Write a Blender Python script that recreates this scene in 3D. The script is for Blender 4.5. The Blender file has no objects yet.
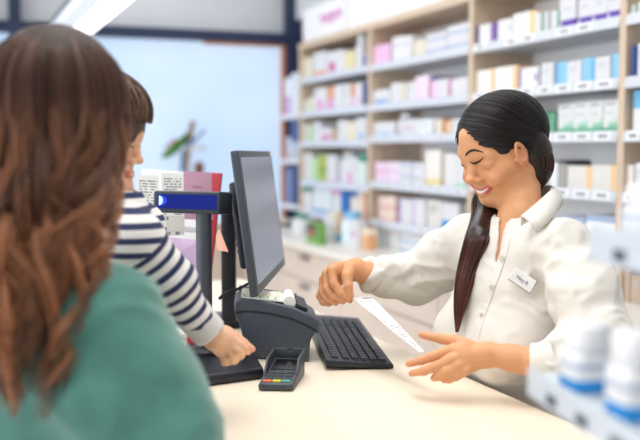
import bpy, bmesh, math, random
import numpy as np
from mathutils import Vector, Matrix, noise
from mathutils.bvhtree import BVHTree
random.seed(7); RNG = np.random.default_rng(7)
SC = bpy.context.scene; COL = SC.collection
# ------------------------------------------------------------------ camera geometry
FPX = 942.0; YAW = math.radians(21.4); PIT = math.radians(4.25); CAMZ = 1.45
sa, ca, sp, cp = math.sin(YAW), math.cos(YAW), math.sin(PIT), math.cos(PIT)
CAM = np.array([0, 0, CAMZ]); F = np.array([sa*cp, ca*cp, -sp]); R = np.array([ca, -sa, 0.0])
U = np.array([sa*sp, ca*sp, cp]); UP = np.array([0, 0, 1.0]); FH = np.array([sa, ca, 0.0]); T = -FH
def ray(px, py): return F + R*((px-320)/FPX) + U*((220-py)/FPX)
def P(px, py, d): return CAM + d*ray(px, py)
def hit_z(px, py, z): r = ray(px, py); return CAM + r*((z-CAMZ)/r[2])
def hit_x(px, py, x): r = ray(px, py); return CAM + r*(x/r[0])
def hit_y(px, py, y): r = ray(px, py); return CAM + r*(y/r[1])
def nrm(v): v = np.asarray(v, float); return v/np.linalg.norm(v)
def lin(c):
    c = np.asarray(c, float)/255.0
    return np.where(c <= .04045, c/12.92, ((c+.055)/1.055)**2.4)
# ------------------------------------------------------------------ materials
MATS = {}
def pm(name, rgb, rough=.5, metal=0, var=.05, scale=25, bump=0, bscale=200, spec=.5, sss=0, emis=None, estr=0, attr=None, trans=0, alpha=1, sheen=0, stretch=None, ior=1.45):
    if name in MATS: return MATS[name]
    m = bpy.data.materials.new(name); m.use_nodes = True; nt = m.node_tree; N = nt.nodes; L = nt.links
    b = N['Principled BSDF']; c = list(lin(rgb))+[1]
    b.inputs['Roughness'].default_value = rough; b.inputs['Metallic'].default_value = metal
    b.inputs['Specular IOR Level'].default_value = spec; b.inputs['IOR'].default_value = ior
    tc = N.new('ShaderNodeTexCoord'); src = tc.outputs['Object']
    if stretch:
        mp = N.new('ShaderNodeMapping'); mp.inputs['Scale'].default_value = stretch; L.new(src, mp.inputs['Vector']); src = mp.outputs['Vector']
    no = N.new('ShaderNodeTexNoise'); no.inputs['Scale'].default_value = scale; no.inputs['Detail'].default_value = 4
    L.new(src, no.inputs['Vector'])
    mix = N.new('ShaderNodeMix'); mix.data_type = 'RGBA'; mix.blend_type = 'MULTIPLY'
    ramp = N.new('ShaderNodeMapRange'); ramp.inputs['From Min'].default_value = .3; ramp.inputs['From Max'].default_value = .7
    ramp.inputs['To Min'].default_value = 1-var*2; ramp.inputs['To Max'].default_value = 1
    L.new(no.outputs['Fac'], ramp.inputs['Value'])
    mix.inputs[0].default_value = 1
    if attr:
        at = N.new('ShaderNodeAttribute'); at.attribute_name = attr; L.new(at.outputs['Color'], mix.inputs[6])
    else: mix.inputs[6].default_value = c
    L.new(ramp.outputs['Result'], mix.inputs[7]); L.new(mix.outputs[2], b.inputs['Base Color'])
    if bump:
        n2 = N.new('ShaderNodeTexNoise'); n2.inputs['Scale'].default_value = bscale; n2.inputs['Detail'].default_value = 3; L.new(src, n2.inputs['Vector'])
        bp = N.new('ShaderNodeBump'); bp.inputs['Strength'].default_value = bump; bp.inputs['Distance'].default_value = .002
        L.new(n2.outputs['Fac'], bp.inputs['Height']); L.new(bp.outputs['Normal'], b.inputs['Normal'])
    if sss:
        b.inputs['Subsurface Weight'].default_value = sss; b.inputs['Subsurface Radius'].default_value = (.6, .25, .12); b.inputs['Subsurface Scale'].default_value = .02
    if emis is not None:
        b.inputs['Emission Color'].default_value = list(lin(emis))+[1]; b.inputs['Emission Strength'].default_value = estr
    if trans: b.inputs['Transmission Weight'].default_value = trans
    if alpha < 1: b.inputs['Alpha'].default_value = alpha
    if sheen: b.inputs['Sheen Weight'].default_value = sheen
    MATS[name] = m; return m
def cm(rgb, rough=.45): return pm('print_%02x%02x%02x' % tuple(int(v) for v in rgb), rgb, rough, var=.02)
# ------------------------------------------------------------------ object helpers
def tag(o, label=None, cat=None, group=None, kind=None):
    if label: o['label'] = label
    if cat: o['category'] = cat
    if group: o['group'] = group
    if kind: o['kind'] = kind
    return o
def thing(name, label, cat, loc=(0, 0, 0), group=None):
    o = bpy.data.objects.new(name, None); COL.objects.link(o); o.location = [float(v) for v in loc]; o.empty_display_size = .05
    return tag(o, label, cat, group)
def wloc(o):
    v = np.array(o.location)
    return v + wloc(o.parent) if o.parent else v
def link_mesh(name, V, Fc, mats, parent=None, mi=None, smooth=False, cols=None, loc=None, flo=None):
    """V in world coordinates; the object's origin goes to loc (or its parent's)."""
    V = np.asarray(V, float); off = np.zeros(3); pl = wloc(parent) if parent else np.zeros(3)
    org = np.asarray(loc, float) if loc is not None else pl
    me = bpy.data.meshes.new(name); me.from_pydata((V-org).tolist(), [], [list(map(int, f)) for f in Fc]); me.validate(clean_customdata=False)
    if not isinstance(mats, (list, tuple)): mats = [mats]
    for m in mats: me.materials.append(m)
    if mi is not None and len(mi) == len(me.polygons): me.polygons.foreach_set('material_index', np.asarray(mi, np.int32))
    if smooth: me.polygons.foreach_set('use_smooth', [True]*len(me.polygons))
    if cols is not None:
        a = me.attributes.new('Col', 'FLOAT_COLOR', 'POINT'); c4 = np.ones((len(V), 4), np.float32); c4[:, :3] = cols; a.data.foreach_set('color', c4.ravel())
    if flo is not None:
        a = me.attributes.new('stripe', 'FLOAT', 'POINT'); a.data.foreach_set('value', np.asarray(flo, np.float32))
    me.update()
    o = bpy.data.objects.new(name, me); COL.objects.link(o); o.location = (org-pl).tolist()
    if parent: o.parent = parent
    return o
class MB:
    """collects pieces (world coordinates) of one part"""
    def __init__(s): s.V = []; s.F = []; s.M = []; s.mats = []; s.S = False
    def mid(s, m):
        if m not in s.mats: s.mats.append(m)
        return s.mats.index(m)
    def add(s, V, Fc, m):
        n = len(s.V); s.V.extend([tuple(map(float, v)) for v in V]); s.F.extend([[i+n for i in f] for f in Fc]); s.M.extend([s.mid(m)]*len(Fc)); return s
    def bm(s, b, m):
        b.verts.ensure_lookup_table(); b.verts.index_update(); s.add([v.co for v in b.verts], [[v.index for v in f.verts] for f in b.faces], m); b.free(); return s
    def hexa(s, c8, m, bev=0, seg=2):
        """c8: four corners of one face then the four opposite them"""
        b = bmesh.new(); vs = [b.verts.new([float(x) for x in c]) for c in c8]
        for f in ((0, 1, 2, 3), (7, 6, 5, 4), (0, 4, 5, 1), (1, 5, 6, 2), (2, 6, 7, 3), (3, 7, 4, 0)): b.faces.new([vs[i] for i in f])
        bmesh.ops.recalc_face_normals(b, faces=b.faces)
        if bev: bmesh.ops.bevel(b, geom=b.edges[:], offset=bev, segments=seg, affect='EDGES', profile=.5)
        return s.bm(b, m)
    def slab(s, f4, off, m, bev=0, seg=2):
        f4 = [np.asarray(v, float) for v in f4]; return s.hexa(f4+[v+off for v in f4], m, bev, seg)
    def box(s, lo, hi, m, bev=0, seg=2):
        x0, y0, z0 = lo; x1, y1, z1 = hi
        return s.hexa([(x0, y0, z0), (x1, y0, z0), (x1, y1, z0), (x0, y1, z0), (x0, y0, z1), (x1, y0, z1), (x1, y1, z1), (x0, y1, z1)], m, bev, seg)
    def obox(s, c, ax, half, m, bev=0, seg=2):
        """oriented box: centre, three axes, half sizes"""
        c = np.asarray(c, float); a = [np.asarray(ax[i], float)*half[i] for i in range(3)]
        k = [(-1, -1), (1, -1), (1, 1), (-1, 1)]
        return s.hexa([c+u*a[0]+v*a[1]-a[2] for u, v in k]+[c+u*a[0]+v*a[1]+a[2] for u, v in k], m, bev, seg)
    def prism(s, poly, off, m, bev=0, seg=2):
        b = bmesh.new(); n = len(poly); A = [b.verts.new([float(x) for x in p]) for p in poly]; B = [b.verts.new([float(x) for x in (np.asarray(p, float)+off)]) for p in poly]
        b.faces.new(A); b.faces.new(B[::-1])
        for i in range(n): b.faces.new([A[i], B[i], B[(i+1) % n], A[(i+1) % n]])
        bmesh.ops.recalc_face_normals(b, faces=b.faces)
        if bev: bmesh.ops.bevel(b, geom=b.edges[:], offset=bev, segments=seg, affect='EDGES', profile=.5, clamp_overlap=True)
        return s.bm(b, m)
    def tube(s, pts, rad, m, sides=10):
        V, Fc = tube(pts, rad, sides); return s.add(V, Fc, m)
    def cyl(s, a, b, r, m, r2=None, sides=24): return s.tube([a, b], [r, r if r2 is None else r2], m, sides)
    def build(s, name, parent=None, smooth=False, loc=None, auto=None):
        o = link_mesh(name, s.V, s.F, s.mats, parent, s.M, smooth, loc=loc)
        if auto:
            o.data.polygons.foreach_set('use_smooth', [True]*len(o.data.polygons))
            b = bmesh.new(); b.from_mesh(o.data)
            for e in b.edges:
                if len(e.link_faces) == 2 and e.calc_face_angle(0) > math.radians(auto): e.smooth = False
            b.to_mesh(o.data); b.free()
        return o
def frames(pts):
    pts = np.asarray(pts, float); tg = np.gradient(pts, axis=0); tg /= np.linalg.norm(tg, axis=1)[:, None]+1e-12
    n = np.cross(tg[0], [0.31, .2, .93]); n /= np.linalg.norm(n)+1e-12; ns = []
    for t in tg:
        n = n-t*np.dot(n, t); n /= np.linalg.norm(n)+1e-12; ns.append(n)
    ns = np.array(ns); return tg, ns, np.cross(tg, ns)
def tube(pts, rad, sides=8, flat=1.0):
    pts = np.asarray(pts, float); rad = np.broadcast_to(np.asarray(rad, float), (len(pts),)); tg, n, b = frames(pts)
    a = np.arange(sides)*2*np.pi/sides
    V = (pts[:, None, :]+rad[:, None, None]*(np.cos(a)[None, :, None]*n[:, None, :]+flat*np.sin(a)[None, :, None]*b[:, None, :])).reshape(-1, 3)
    Fc = [[i*sides+j, i*sides+(j+1) % sides, (i+1)*sides+(j+1) % sides, (i+1)*sides+j] for i in range(len(pts)-1) for j in range(sides)]
    Fc += [list(range(sides))[::-1], [(len(pts)-1)*sides+j for j in range(sides)]]
    return V, Fc
def lathe(prof, c, n=24):
    """prof: (radius, height) from the bottom up, axis z through c"""
    a = np.arange(n)*2*np.pi/n; V = [(c[0]+r*math.cos(t), c[1]+r*math.sin(t), c[2]+h) for r, h in prof for t in a]
    Fc = [[i*n+j, i*n+(j+1) % n, (i+1)*n+(j+1) % n, (i+1)*n+j] for i in range(len(prof)-1) for j in range(n)]
    Fc += [list(range(n))[::-1], [(len(prof)-1)*n+j for j in range(n)]]
    return V, Fc
def spline(pts, n=40):
    """Catmull-Rom through pts, evenly in parameter"""
    p = np.asarray(pts, float); p = np.vstack([2*p[0]-p[1], p, 2*p[-1]-p[-2]]); m = len(p)-3; out = []
    for t in np.linspace(0, m-1e-9, n):
        i = int(t); u = t-i; a, b, c, d = p[i:i+4]
        out.append(.5*(2*b+(c-a)*u+(2*a-5*b+4*c-d)*u*u+(3*b-a-3*c+d)*u**3))
    return np.array(out)
# ------------------------------------------------------------------ implicit surfaces
class Fld:
    def __init__(s, lo, hi, h):
        s.lo = np.asarray(lo, float); s.h = h; s.n = np.ceil((np.asarray(hi)-s.lo)/h).astype(int)+1
        s.D = np.full(s.n, 1.0, np.float32); s.ax = [(s.lo[i]+h*np.arange(s.n[i])).astype(np.float32) for i in range(3)]
    def reg(s, lo, hi):
        a = np.clip(np.floor((lo-s.lo)/s.h).astype(int), 0, s.n); b = np.clip(np.ceil((hi-s.lo)/s.h).astype(int)+1, 0, s.n)
        if np.any(b <= a): return None
        sl = tuple(slice(a[i], b[i]) for i in range(3))
        return sl, s.ax[0][sl[0]][:, None, None], s.ax[1][sl[1]][None, :, None], s.ax[2][sl[2]][None, None, :]
    def comb(s, sl, d, k, sub):
        A = s.D[sl]
        if sub:
            d = -d
            if k: h = np.maximum(k-np.abs(A-d), 0)/k; s.D[sl] = np.maximum(A, d)+h*h*k*.25
            else: s.D[sl] = np.maximum(A, d)
        else:
            if k: h = np.maximum(k-np.abs(A-d), 0)/k; s.D[sl] = np.minimum(A, d)-h*h*k*.25
            else: s.D[sl] = np.minimum(A, d)
    def ell(s, c, r, k=.01, ax=None, sub=False):
        c = np.asarray(c, float); r = np.broadcast_to(np.asarray(r, float), (3,)); mg = max(k, 4*s.h)+s.h
        ext = r if ax is None else np.full(3, r.max())
        q = s.reg(c-ext-mg, c+ext+mg)
        if q is None: return s
        sl, X, Y, Z = q; X = X-c[0]; Y = Y-c[1]; Z = Z-c[2]
        if ax is not None: X, Y, Z = [X*a[0]+Y*a[1]+Z*a[2] for a in ax]
        k0 = np.sqrt((X/r[0])**2+(Y/r[1])**2+(Z/r[2])**2); k1 = np.sqrt((X/r[0]**2)**2+(Y/r[1]**2)**2+(Z/r[2]**2)**2)+1e-9
        s.comb(sl, (k0*(k0-1)/k1).astype(np.float32), k, sub); return s
    def cone(s, a, b, ra, rb, k=.01, sub=False):
        a = np.asarray(a, float); b = np.asarray(b, float); mg = max(ra, rb)+max(k, 4*s.h)+s.h
        q = s.reg(np.minimum(a, b)-mg, np.maximum(a, b)+mg)
        if q is None: return s
        sl, X, Y, Z = q; ab = b-a; L2 = float(ab@ab)+1e-12
        t = np.clip(((X-a[0])*ab[0]+(Y-a[1])*ab[1]+(Z-a[2])*ab[2])/L2, 0, 1)
        d = np.sqrt((X-a[0]-t*ab[0])**2+(Y-a[1]-t*ab[1])**2+(Z-a[2]-t*ab[2])**2)-(ra+(rb-ra)*t)
        s.comb(sl, d.astype(np.float32), k, sub); return s
    def chain(s, pts, rad, k=.01, sub=False):
        for i in range(len(pts)-1): s.cone(pts[i], pts[i+1], rad[i], rad[i+1], k, sub)
        return s
    def cut(s, pt, n):
        """keep the side the normal n points away from"""
        X, Y, Z = s.ax[0][:, None, None], s.ax[1][None, :, None], s.ax[2][None, None, :]
        s.D = np.maximum(s.D, ((X-pt[0])*n[0]+(Y-pt[1])*n[1]+(Z-pt[2])*n[2]).astype(np.float32)); return s
    def mesh(s, smooth=2):
        D = s.D.copy()
        for ax in range(3):
            i = [slice(None)]*3; i[ax] = 0; D[tuple(i)] = np.maximum(D[tuple(i)], s.h); i[ax] = -1; D[tuple(i)] = np.maximum(D[tuple(i)], s.h)
        ins = D < 0; n = D.shape
        cnt = np.zeros((n[0]-1, n[1]-1, n[2]-1), np.int8); offs = [(i, j, k) for i in (0, 1) for j in (0, 1) for k in (0, 1)]
        for i, j, k in offs: cnt += ins[i:n[0]-1+i, j:n[1]-1+j, k:n[2]-1+k]
        act = np.argwhere((cnt > 0) & (cnt < 8)); cid = np.full(cnt.shape, -1, np.int32); cid[act[:, 0], act[:, 1], act[:, 2]] = np.arange(len(act))
        cv = {o: D[act[:, 0]+o[0], act[:, 1]+o[1], act[:, 2]+o[2]] for o in offs}
        acc = np.zeros((len(act), 3)); w = np.zeros(len(act))
        for o in offs:
            for ax in range(3):
                if o[ax]: continue
                q = list(o); q[ax] = 1; a = cv[o]; b = cv[tuple(q)]; m = (a < 0) != (b < 0); t = np.where(m, a/np.where(m, a-b, 1), 0)
                p = np.tile(np.array(o, float), (len(act), 1)); p[:, ax] += t; acc[m] += p[m]; w[m] += 1
        V = s.lo+s.h*(act+acc/w[:, None]); Q = []
        for ax in range(3):
            u, v = (ax+1) % 3, (ax+2) % 3
            a = [slice(None)]*3; b = [slice(None)]*3; a[ax] = slice(0, -1); b[ax] = slice(1, None)
            ch = np.argwhere(ins[tuple(a)] != ins[tuple(b)]); ch = ch[(ch[:, u] > 0) & (ch[:, v] > 0) & (ch[:, u] < n[u]-1) & (ch[:, v] < n[v]-1)]
            fl = ins[tuple(a)][ch[:, 0], ch[:, 1], ch[:, 2]]; c = []
            for du, dv in ((-1, -1), (0, -1), (0, 0), (-1, 0)):
                z = ch.copy(); z[:, u] += du; z[:, v] += dv; c.append(cid[z[:, 0], z[:, 1], z[:, 2]])
            q = np.stack(c, 1); q[~fl] = q[~fl][:, ::-1]; Q.append(q)
        Q = np.concatenate(Q); Q = Q[(Q >= 0).all(1)]
        return lap(V, Q, smooth), Q
def lap(V, Q, it, w=.5):
    if not it: return V
    e = np.concatenate([Q[:, [0, 1]], Q[:, [1, 2]], Q[:, [2, 3]], Q[:, [3, 0]]]); e = np.concatenate([e, e[:, ::-1]])
    deg = np.bincount(e[:, 0], minlength=len(V))[:, None]+1e-9
    for _ in range(it):
        s = np.stack([np.bincount(e[:, 0], V[e[:, 1], i], len(V)) for i in range(3)], 1); V = V*(1-w)+w*s/deg
    return V
def vnormals(V, Q):
    fn = np.cross(V[Q[:, 2]]-V[Q[:, 0]], V[Q[:, 3]]-V[Q[:, 1]]); n = np.zeros_like(V)
    for i in range(4): np.add.at(n, Q[:, i], fn)
    return n/(np.linalg.norm(n, axis=1)[:, None]+1e-12)
def bvh(V, Q): return BVHTree.FromPolygons([tuple(v) for v in V], [tuple(map(int, q)) for q in Q])
def cast(b, px, py, lift=0.0):
    """the point of a mesh seen at a pixel, lifted towards the viewer"""
    r = nrm(ray(px, py)); h = b.ray_cast(Vector(CAM), Vector(r))
    return None if h[0] is None else np.array(h[0])-r*lift
def decal_ribbon(b, pxs, half, lift, thick, m, mb):
    """a strip of real thickness laid on a surface; pxs are pixels of its centre line"""
    pts = [cast(b, x, y, lift) for x, y in pxs]; pts = [p for p in pts if p is not None]
    if len(pts) < 2: return
    V, Fc = tube(spline(pts, max(8, len(pts)*4)), half, 8); mb.add(V, Fc, m)
def join(parts):
    """[(V,Q,cols)] -> one mesh"""
    V = []; Q = []; C = []; n = 0
    for v, q, c in parts: V.append(v); Q.extend([[int(i)+n for i in f] for f in q]); C.append(c); n += len(v)
    return np.concatenate(V), Q, np.concatenate(C)
# ================================================================== the setting
XS = 2.10; XB = 2.42; YW = 6.15                      # shelf front, shelf back, window wall
M_wall = pm('white_paint', (240, 241, 243), .7, var=.02, scale=3)
M_grey = pm('grey_paint', (212, 216, 221), .7, var=.02, scale=2)
M_wood = pm('light_maple', (222, 200, 176), .5, var=.06, scale=9, stretch=(6, 6, .6))
M_wood2 = pm('maple_inner', (206, 182, 160), .55, var=.06, scale=9, stretch=(6, 6, .6))
M_cab = pm('beige_laminate', (233, 217, 203), .45, var=.02, scale=6)
M_top = pm('counter_laminate', (246, 232, 210), .38, var=.035, scale=5, stretch=(6, .5, 1))
M_wtop = pm('white_worktop', (246, 241, 232), .35, var=.02, scale=5)
M_white = pm('white_plastic', (244, 245, 247), .4, var=.02)
M_shelf = pm('white_shelf_board', (232, 234, 239), .45, var=.02)
M_rail = pm('price_rail_plastic', (212, 218, 229), .3, var=.02)
M_navy = pm('navy_painted_metal', (38, 52, 82), .45, var=.05)
M_orange = pm('orange_wood_trim', (206, 132, 84), .5, var=.08, scale=15)
M_floor = pm('floor_tile', (205, 200, 194), .35, var=.05, scale=2)
M_steel = pm('brushed_steel', (176, 178, 182), .35, metal=1, var=.04)
M_ink = pm('label_ink', (92, 98, 116), .6)
def struct(name, mb, **k): return tag(mb.build(name, **k), kind='structure')
struct('floor', MB().box((-4, -3, -.1), (2.6, YW+.15, 0), M_floor))
struct('wall_right', MB().box((XB+.02, -3, 0), (XB+.14, YW+.15, 3.0), M_wall))
ZF = hit_x(304, 10, XS)[2]
struct('trim_1', MB().box((XS+.02, -1.0, 2.10), (XB+.02, hit_x(304, 20, XS+.02)[1], ZF-.004), M_white, .004))            # fascia above the shelves
struct('trim_2', MB().box((XS+.10, -1.0, ZF-.003), (XB+.02, YW, 3.0), M_grey))
# window wall
w = MB().box((-4, YW, 0), (2.6, YW+.15, .98), M_cab); struct('wall_window', w)
w = MB().box((-4, YW, 2.22), (2.6, YW+.12, 3.0), M_grey); struct('trim_3', w)
w = MB().box((-4, YW-.07, 2.165), (XB, YW, 2.235), M_navy, .004); struct('trim_4', w)          # dark beam
gx = hit_y(290, 60, YW)[0]; lx = hit_y(14, 20, YW)[0]
w = MB().box((gx-.05, YW-.09, 0), (gx+.05, YW, 3.0), M_navy, .004); struct('trim_5', w)
w = MB().box((lx-.035, YW-.09, 0), (lx+.035, YW, 3.0), M_navy, .004); struct('trim_6', w)
ox = gx-.05
w = MB().box((ox-.02, YW-.05, .98), (ox, YW, 2.165), M_orange, .003); w.box((ox-.56, YW-.05, 2.148), (ox, YW, 2.165), M_orange, .003); struct('trim_7', w)
w = MB().box((-4, YW-.16, .955), (ox, YW+.02, .985), M_wtop, .004); struct('trim_8', w)         # window sill
# frosted pane; outside daylight is put into its emission
mg = bpy.data.materials.new('frosted_window_film'); mg.use_nodes = True; nt = mg.node_tree; b = nt.nodes['Principled BSDF']
b.inputs['Base Color'].default_value = list(lin((120, 140, 165)))+[1]; b.inputs['Roughness'].default_value = .5
b.inputs['Emission Strength'].default_value = .80
tcn = nt.nodes.new('ShaderNodeTexCoord'); nz = nt.nodes.new('ShaderNodeTexNoise'); nz.inputs['Scale'].default_value = 1.1; nz.inputs['Detail'].default_value = 2
cr = nt.nodes.new('ShaderNodeValToRGB'); cr.color_ramp.elements[0].position = .3; cr.color_ramp.elements[0].color = list(lin((190, 217, 247)))+[1]
cr.color_ramp.elements[1].position = .72; cr.color_ramp.elements[1].color = list(lin((222, 237, 253)))+[1]
nt.links.new(tcn.outputs['Object'], nz.inputs['Vector']); nt.links.new(nz.outputs['Fac'], cr.inputs['Fac']); nt.links.new(cr.outputs['Color'], b.inputs['Emission Color'])
struct('window_1', MB().box((lx+.03, YW+.01, .97), (ox, YW+.04, 2.22), mg))
struct('window_2', MB().box((-4, YW+.01, .97), (lx-.03, YW+.04, 2.22), mg))
M_ceil = pm('ceiling_paint', (242, 242, 242), .8, var=.01)
struct('ceiling', MB().box((-4, -3, 3.0), (2.6, YW+.15, 3.1), M_ceil))
# ------------------------------------------------------------------ hanging twin-tube lamp
M_tube = pm('lamp_diffuser', (255, 255, 255), .4, emis=(255, 253, 248), estr=2.2)
M_lampbody = pm('lamp_housing', (120, 126, 136), .5)
e1 = P(66, 34, 5.85); lz = e1[2]; lx0 = e1[0]
lamp = thing('pendant_lamp', 'white twin tube pendant lamp hanging before the window', 'lamp', (lx0, e1[1]-1.4, lz))
MB().box((lx0-.118, 2.9, lz+.015), (lx0+.118, e1[1], lz+.05), M_lampbody, .006).build('housing', lamp)
for s, ma in ((-1, pm('dim_glow_tube', (236, 240, 248), .4, emis=(225, 232, 246), estr=.45)), (1, M_tube)): MB().box((lx0+s*.070-.046, 2.92, lz-.03), (lx0+s*.070+.046, e1[1]-.02, lz+.018), ma, .008).build('tube', lamp)  # left tube is switched off; faint emission stands in for light on it
for yy in (3.2, e1[1]-.3): MB().cyl((lx0, yy, lz+.05), (lx0, yy, 3.0), .004, M_steel, sides=8).build('suspension_wire', lamp)
# ------------------------------------------------------------------ shelving along the right wall
UPX = [300, 369, 469.5, 620]
UY = [hit_x(p, 150, XS)[1] for p in UPX]+[1.55]
shelf_z = {'A': [1.868, 1.865, 1.862, 1.862], 'B': [1.655, 1.655, 1.656, 1.655], 'C': [1.468, 1.488, 1.478, 1.477], 'D': [1.222, 1.247, 1.273, 1.273], 'E': [1.03, 1.045, 1.075, 1.075]}
RT = {}                                               # top of each board
unit = thing('shelving_unit', 'tall light wood shelving with white shelves along the right wall', 'shelving', (XS+.15, (UY[0]+UY[-1])/2, .92))
for i, y in enumerate(UY): MB().box((XS, y-.017, .939), (XB, y+.017, 2.10), M_wood, .002).build('upright', unit)
MB().box((XS-.004, UY[-1]-.02, 2.09), (XB, UY[0]+.02, 2.125), M_wood, .002).build('top_panel', unit)
for i in range(4):
    y1, y0 = UY[i]-.017, UY[i+1]+.017
    MB().box((XB-.012, y0, .939), (XB+.018, y1, 2.09), pm('shelf_back_white', (251, 252, 253), .6, var=.01)).build('back_panel', unit)
    for s in 'ABCDE':
        z = shelf_z[s][i]; RT[s, i] = z+.026
        sh = MB().box((XS+.004, y0, z+.008), (XB-.012, y1, z+.026), M_shelf, .001).build('shelf', unit)
        MB().prism([(XS+.003, y1, z+.038), (XS-.006, y1, z), (XS-.001, y1, z), (XS+.008, y1, z+.038)], (0, y0-y1, 0), M_rail).build('price_rail', sh)
        if i == 2 or (i in (1, 3) and s in 'CDE'):
            n = 8 if i == 2 else 6; lbs = np.linspace(y1-.07, y0+.07, n) if i != 3 else np.linspace(y1-.05, y1-.45, 4)
            for k, yy in enumerate(lbs):
                if i == 2 and s == 'A' and k % 3 == 1: continue
                hw = .045 if i == 2 else .03; o1 = np.array([-.0022, 0, 0]); lb = MB()
                pt = lambda dy, t: np.array([XS-.0065+.009*t, yy+dy, z+.038*t])
                lb.slab([pt(hw, .12), pt(-hw, .12), pt(-hw, .9), pt(hw, .9)], o1, M_white)
                for q in range(3): lb.slab([pt(hw*.55-q*hw*.4, .38), pt(hw*.55-q*hw*.4-hw*.28, .38), pt(hw*.55-q*hw*.4-hw*.28, .66), pt(hw*.55-q*hw*.4, .66)], o1*1.5, M_ink)
                lb.build('price_label', sh)
for i in range(4): RT['W', i] = .95
# small end shelf by the window
ey0, ey1 = UY[0]+.02, YW-.12
esh = thing('end_shelf', 'narrow end shelf beside the dark window post', 'shelf', (XS+.1, ey0+.1, .95))
ex0 = XS-.02
MB().box((XB-.03, ey0, .95), (XB, ey1, 1.98), M_navy).build('back_panel', esh)
EZ = [1.672, 1.378, 1.08]
for z in EZ: MB().box((ex0, ey0, z-.02), (XB-.03, ey1, z+.012), M_shelf, .003).build('shelf_board', esh)
MB().box((XB-.06, ey1-.012, .95), (XB, ey1, 1.98), M_navy).build('side_panel', esh)
# base cabinets and their worktop
XC = 1.80
cab_y = [5.95, 5.3, 4.3, 3.3, 2.3, 1.2]
M_handle = pm('grey_handle', (128, 130, 136), .35, metal=.6)
hx = hit_x(306, 257.5, XC)
for k in range(5):
    y1, y0 = cab_y[k], cab_y[k+1]
    where = ['at the window end', 'right of the monitor screen', 'behind the reaching sleeve', 'behind the pharmacist', 'right of the pharmacist'][k]
    c = thing('drawer_cabinet', 'beige drawer cabinet with flat fronts '+where, 'cabinet', (XC+.25, (y0+y1)/2, 0), 'base cabinets along the right wall')
    MB().box((XC+.02, y0+.001, 0), (XB, y1-.001, .90), M_cab).build('body', c)
    zz = [.895, .735, .55, .10]
    for q in range(3):
        d = MB().box((XC, y0+.004, zz[q+1]+.004), (XC+.019, y1-.004, zz[q]-.004), M_cab, .002).build('drawer', c)
        zc = zz[q]-.030; yc = (y0+y1)/2
        hb = MB()
        hb.box((XC-.022, yc-.06, zc-.011), (XC-.012, yc+.06, zc+.011), M_handle, .004)
        for s in (-.05, .05): hb.box((XC-.014, yc+s-.006, zc-.006), (XC+.001, yc+s+.006, zc+.006), M_handle)
        hb.build('handle', d)
wt = MB().box((XC-.03, 1.2, .902), (XB, 5.95, .938), M_wtop, .004).build('worktop', loc=(2.1, 3.5, .92))
tag(wt, 'long white worktop on the beige drawer cabinets below the shelves', 'worktop')
for i in range(4): RT['W', i] = .9385
# sign on the fascia: pink handwriting-like line, unreadable
s0 = hit_x(305, 40, XS+.02); s1 = hit_x(348, 30, XS+.02)
sgn = thing('wall_sign', 'white sign board with pink script above the leftmost shelves', 'sign', (XS, (s0[1]+s1[1])/2, 2.13))
MB().box((XS+.006, s1[1], 2.13), (XS+.019, s0[1], ZF), pm('sign_board', (250, 250, 252), .4), .003).build('board', sgn)
ys, ye = hit_x(320, 20, XS)[1], hit_x(341, 15, XS)[1]; t = np.linspace(0, 1, 160)
zc = hit_x(330, 17.5, XS)[2]
scr = np.stack([np.full_like(t, XS+.005), ys+(ye-ys)*(t+.035*np.sin(t*44)), zc+.022*np.cos(t*44)*(1-.4*np.sin(t*9))+.02*np.exp(-((t-.12)/.05)**2)+.02*np.exp(-((t-.85)/.05)**2)], 1)
MB().tube(scr, .0075, pm('pink_lettering', (216, 146, 206), .5), 6).build('lettering', sgn)
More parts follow.
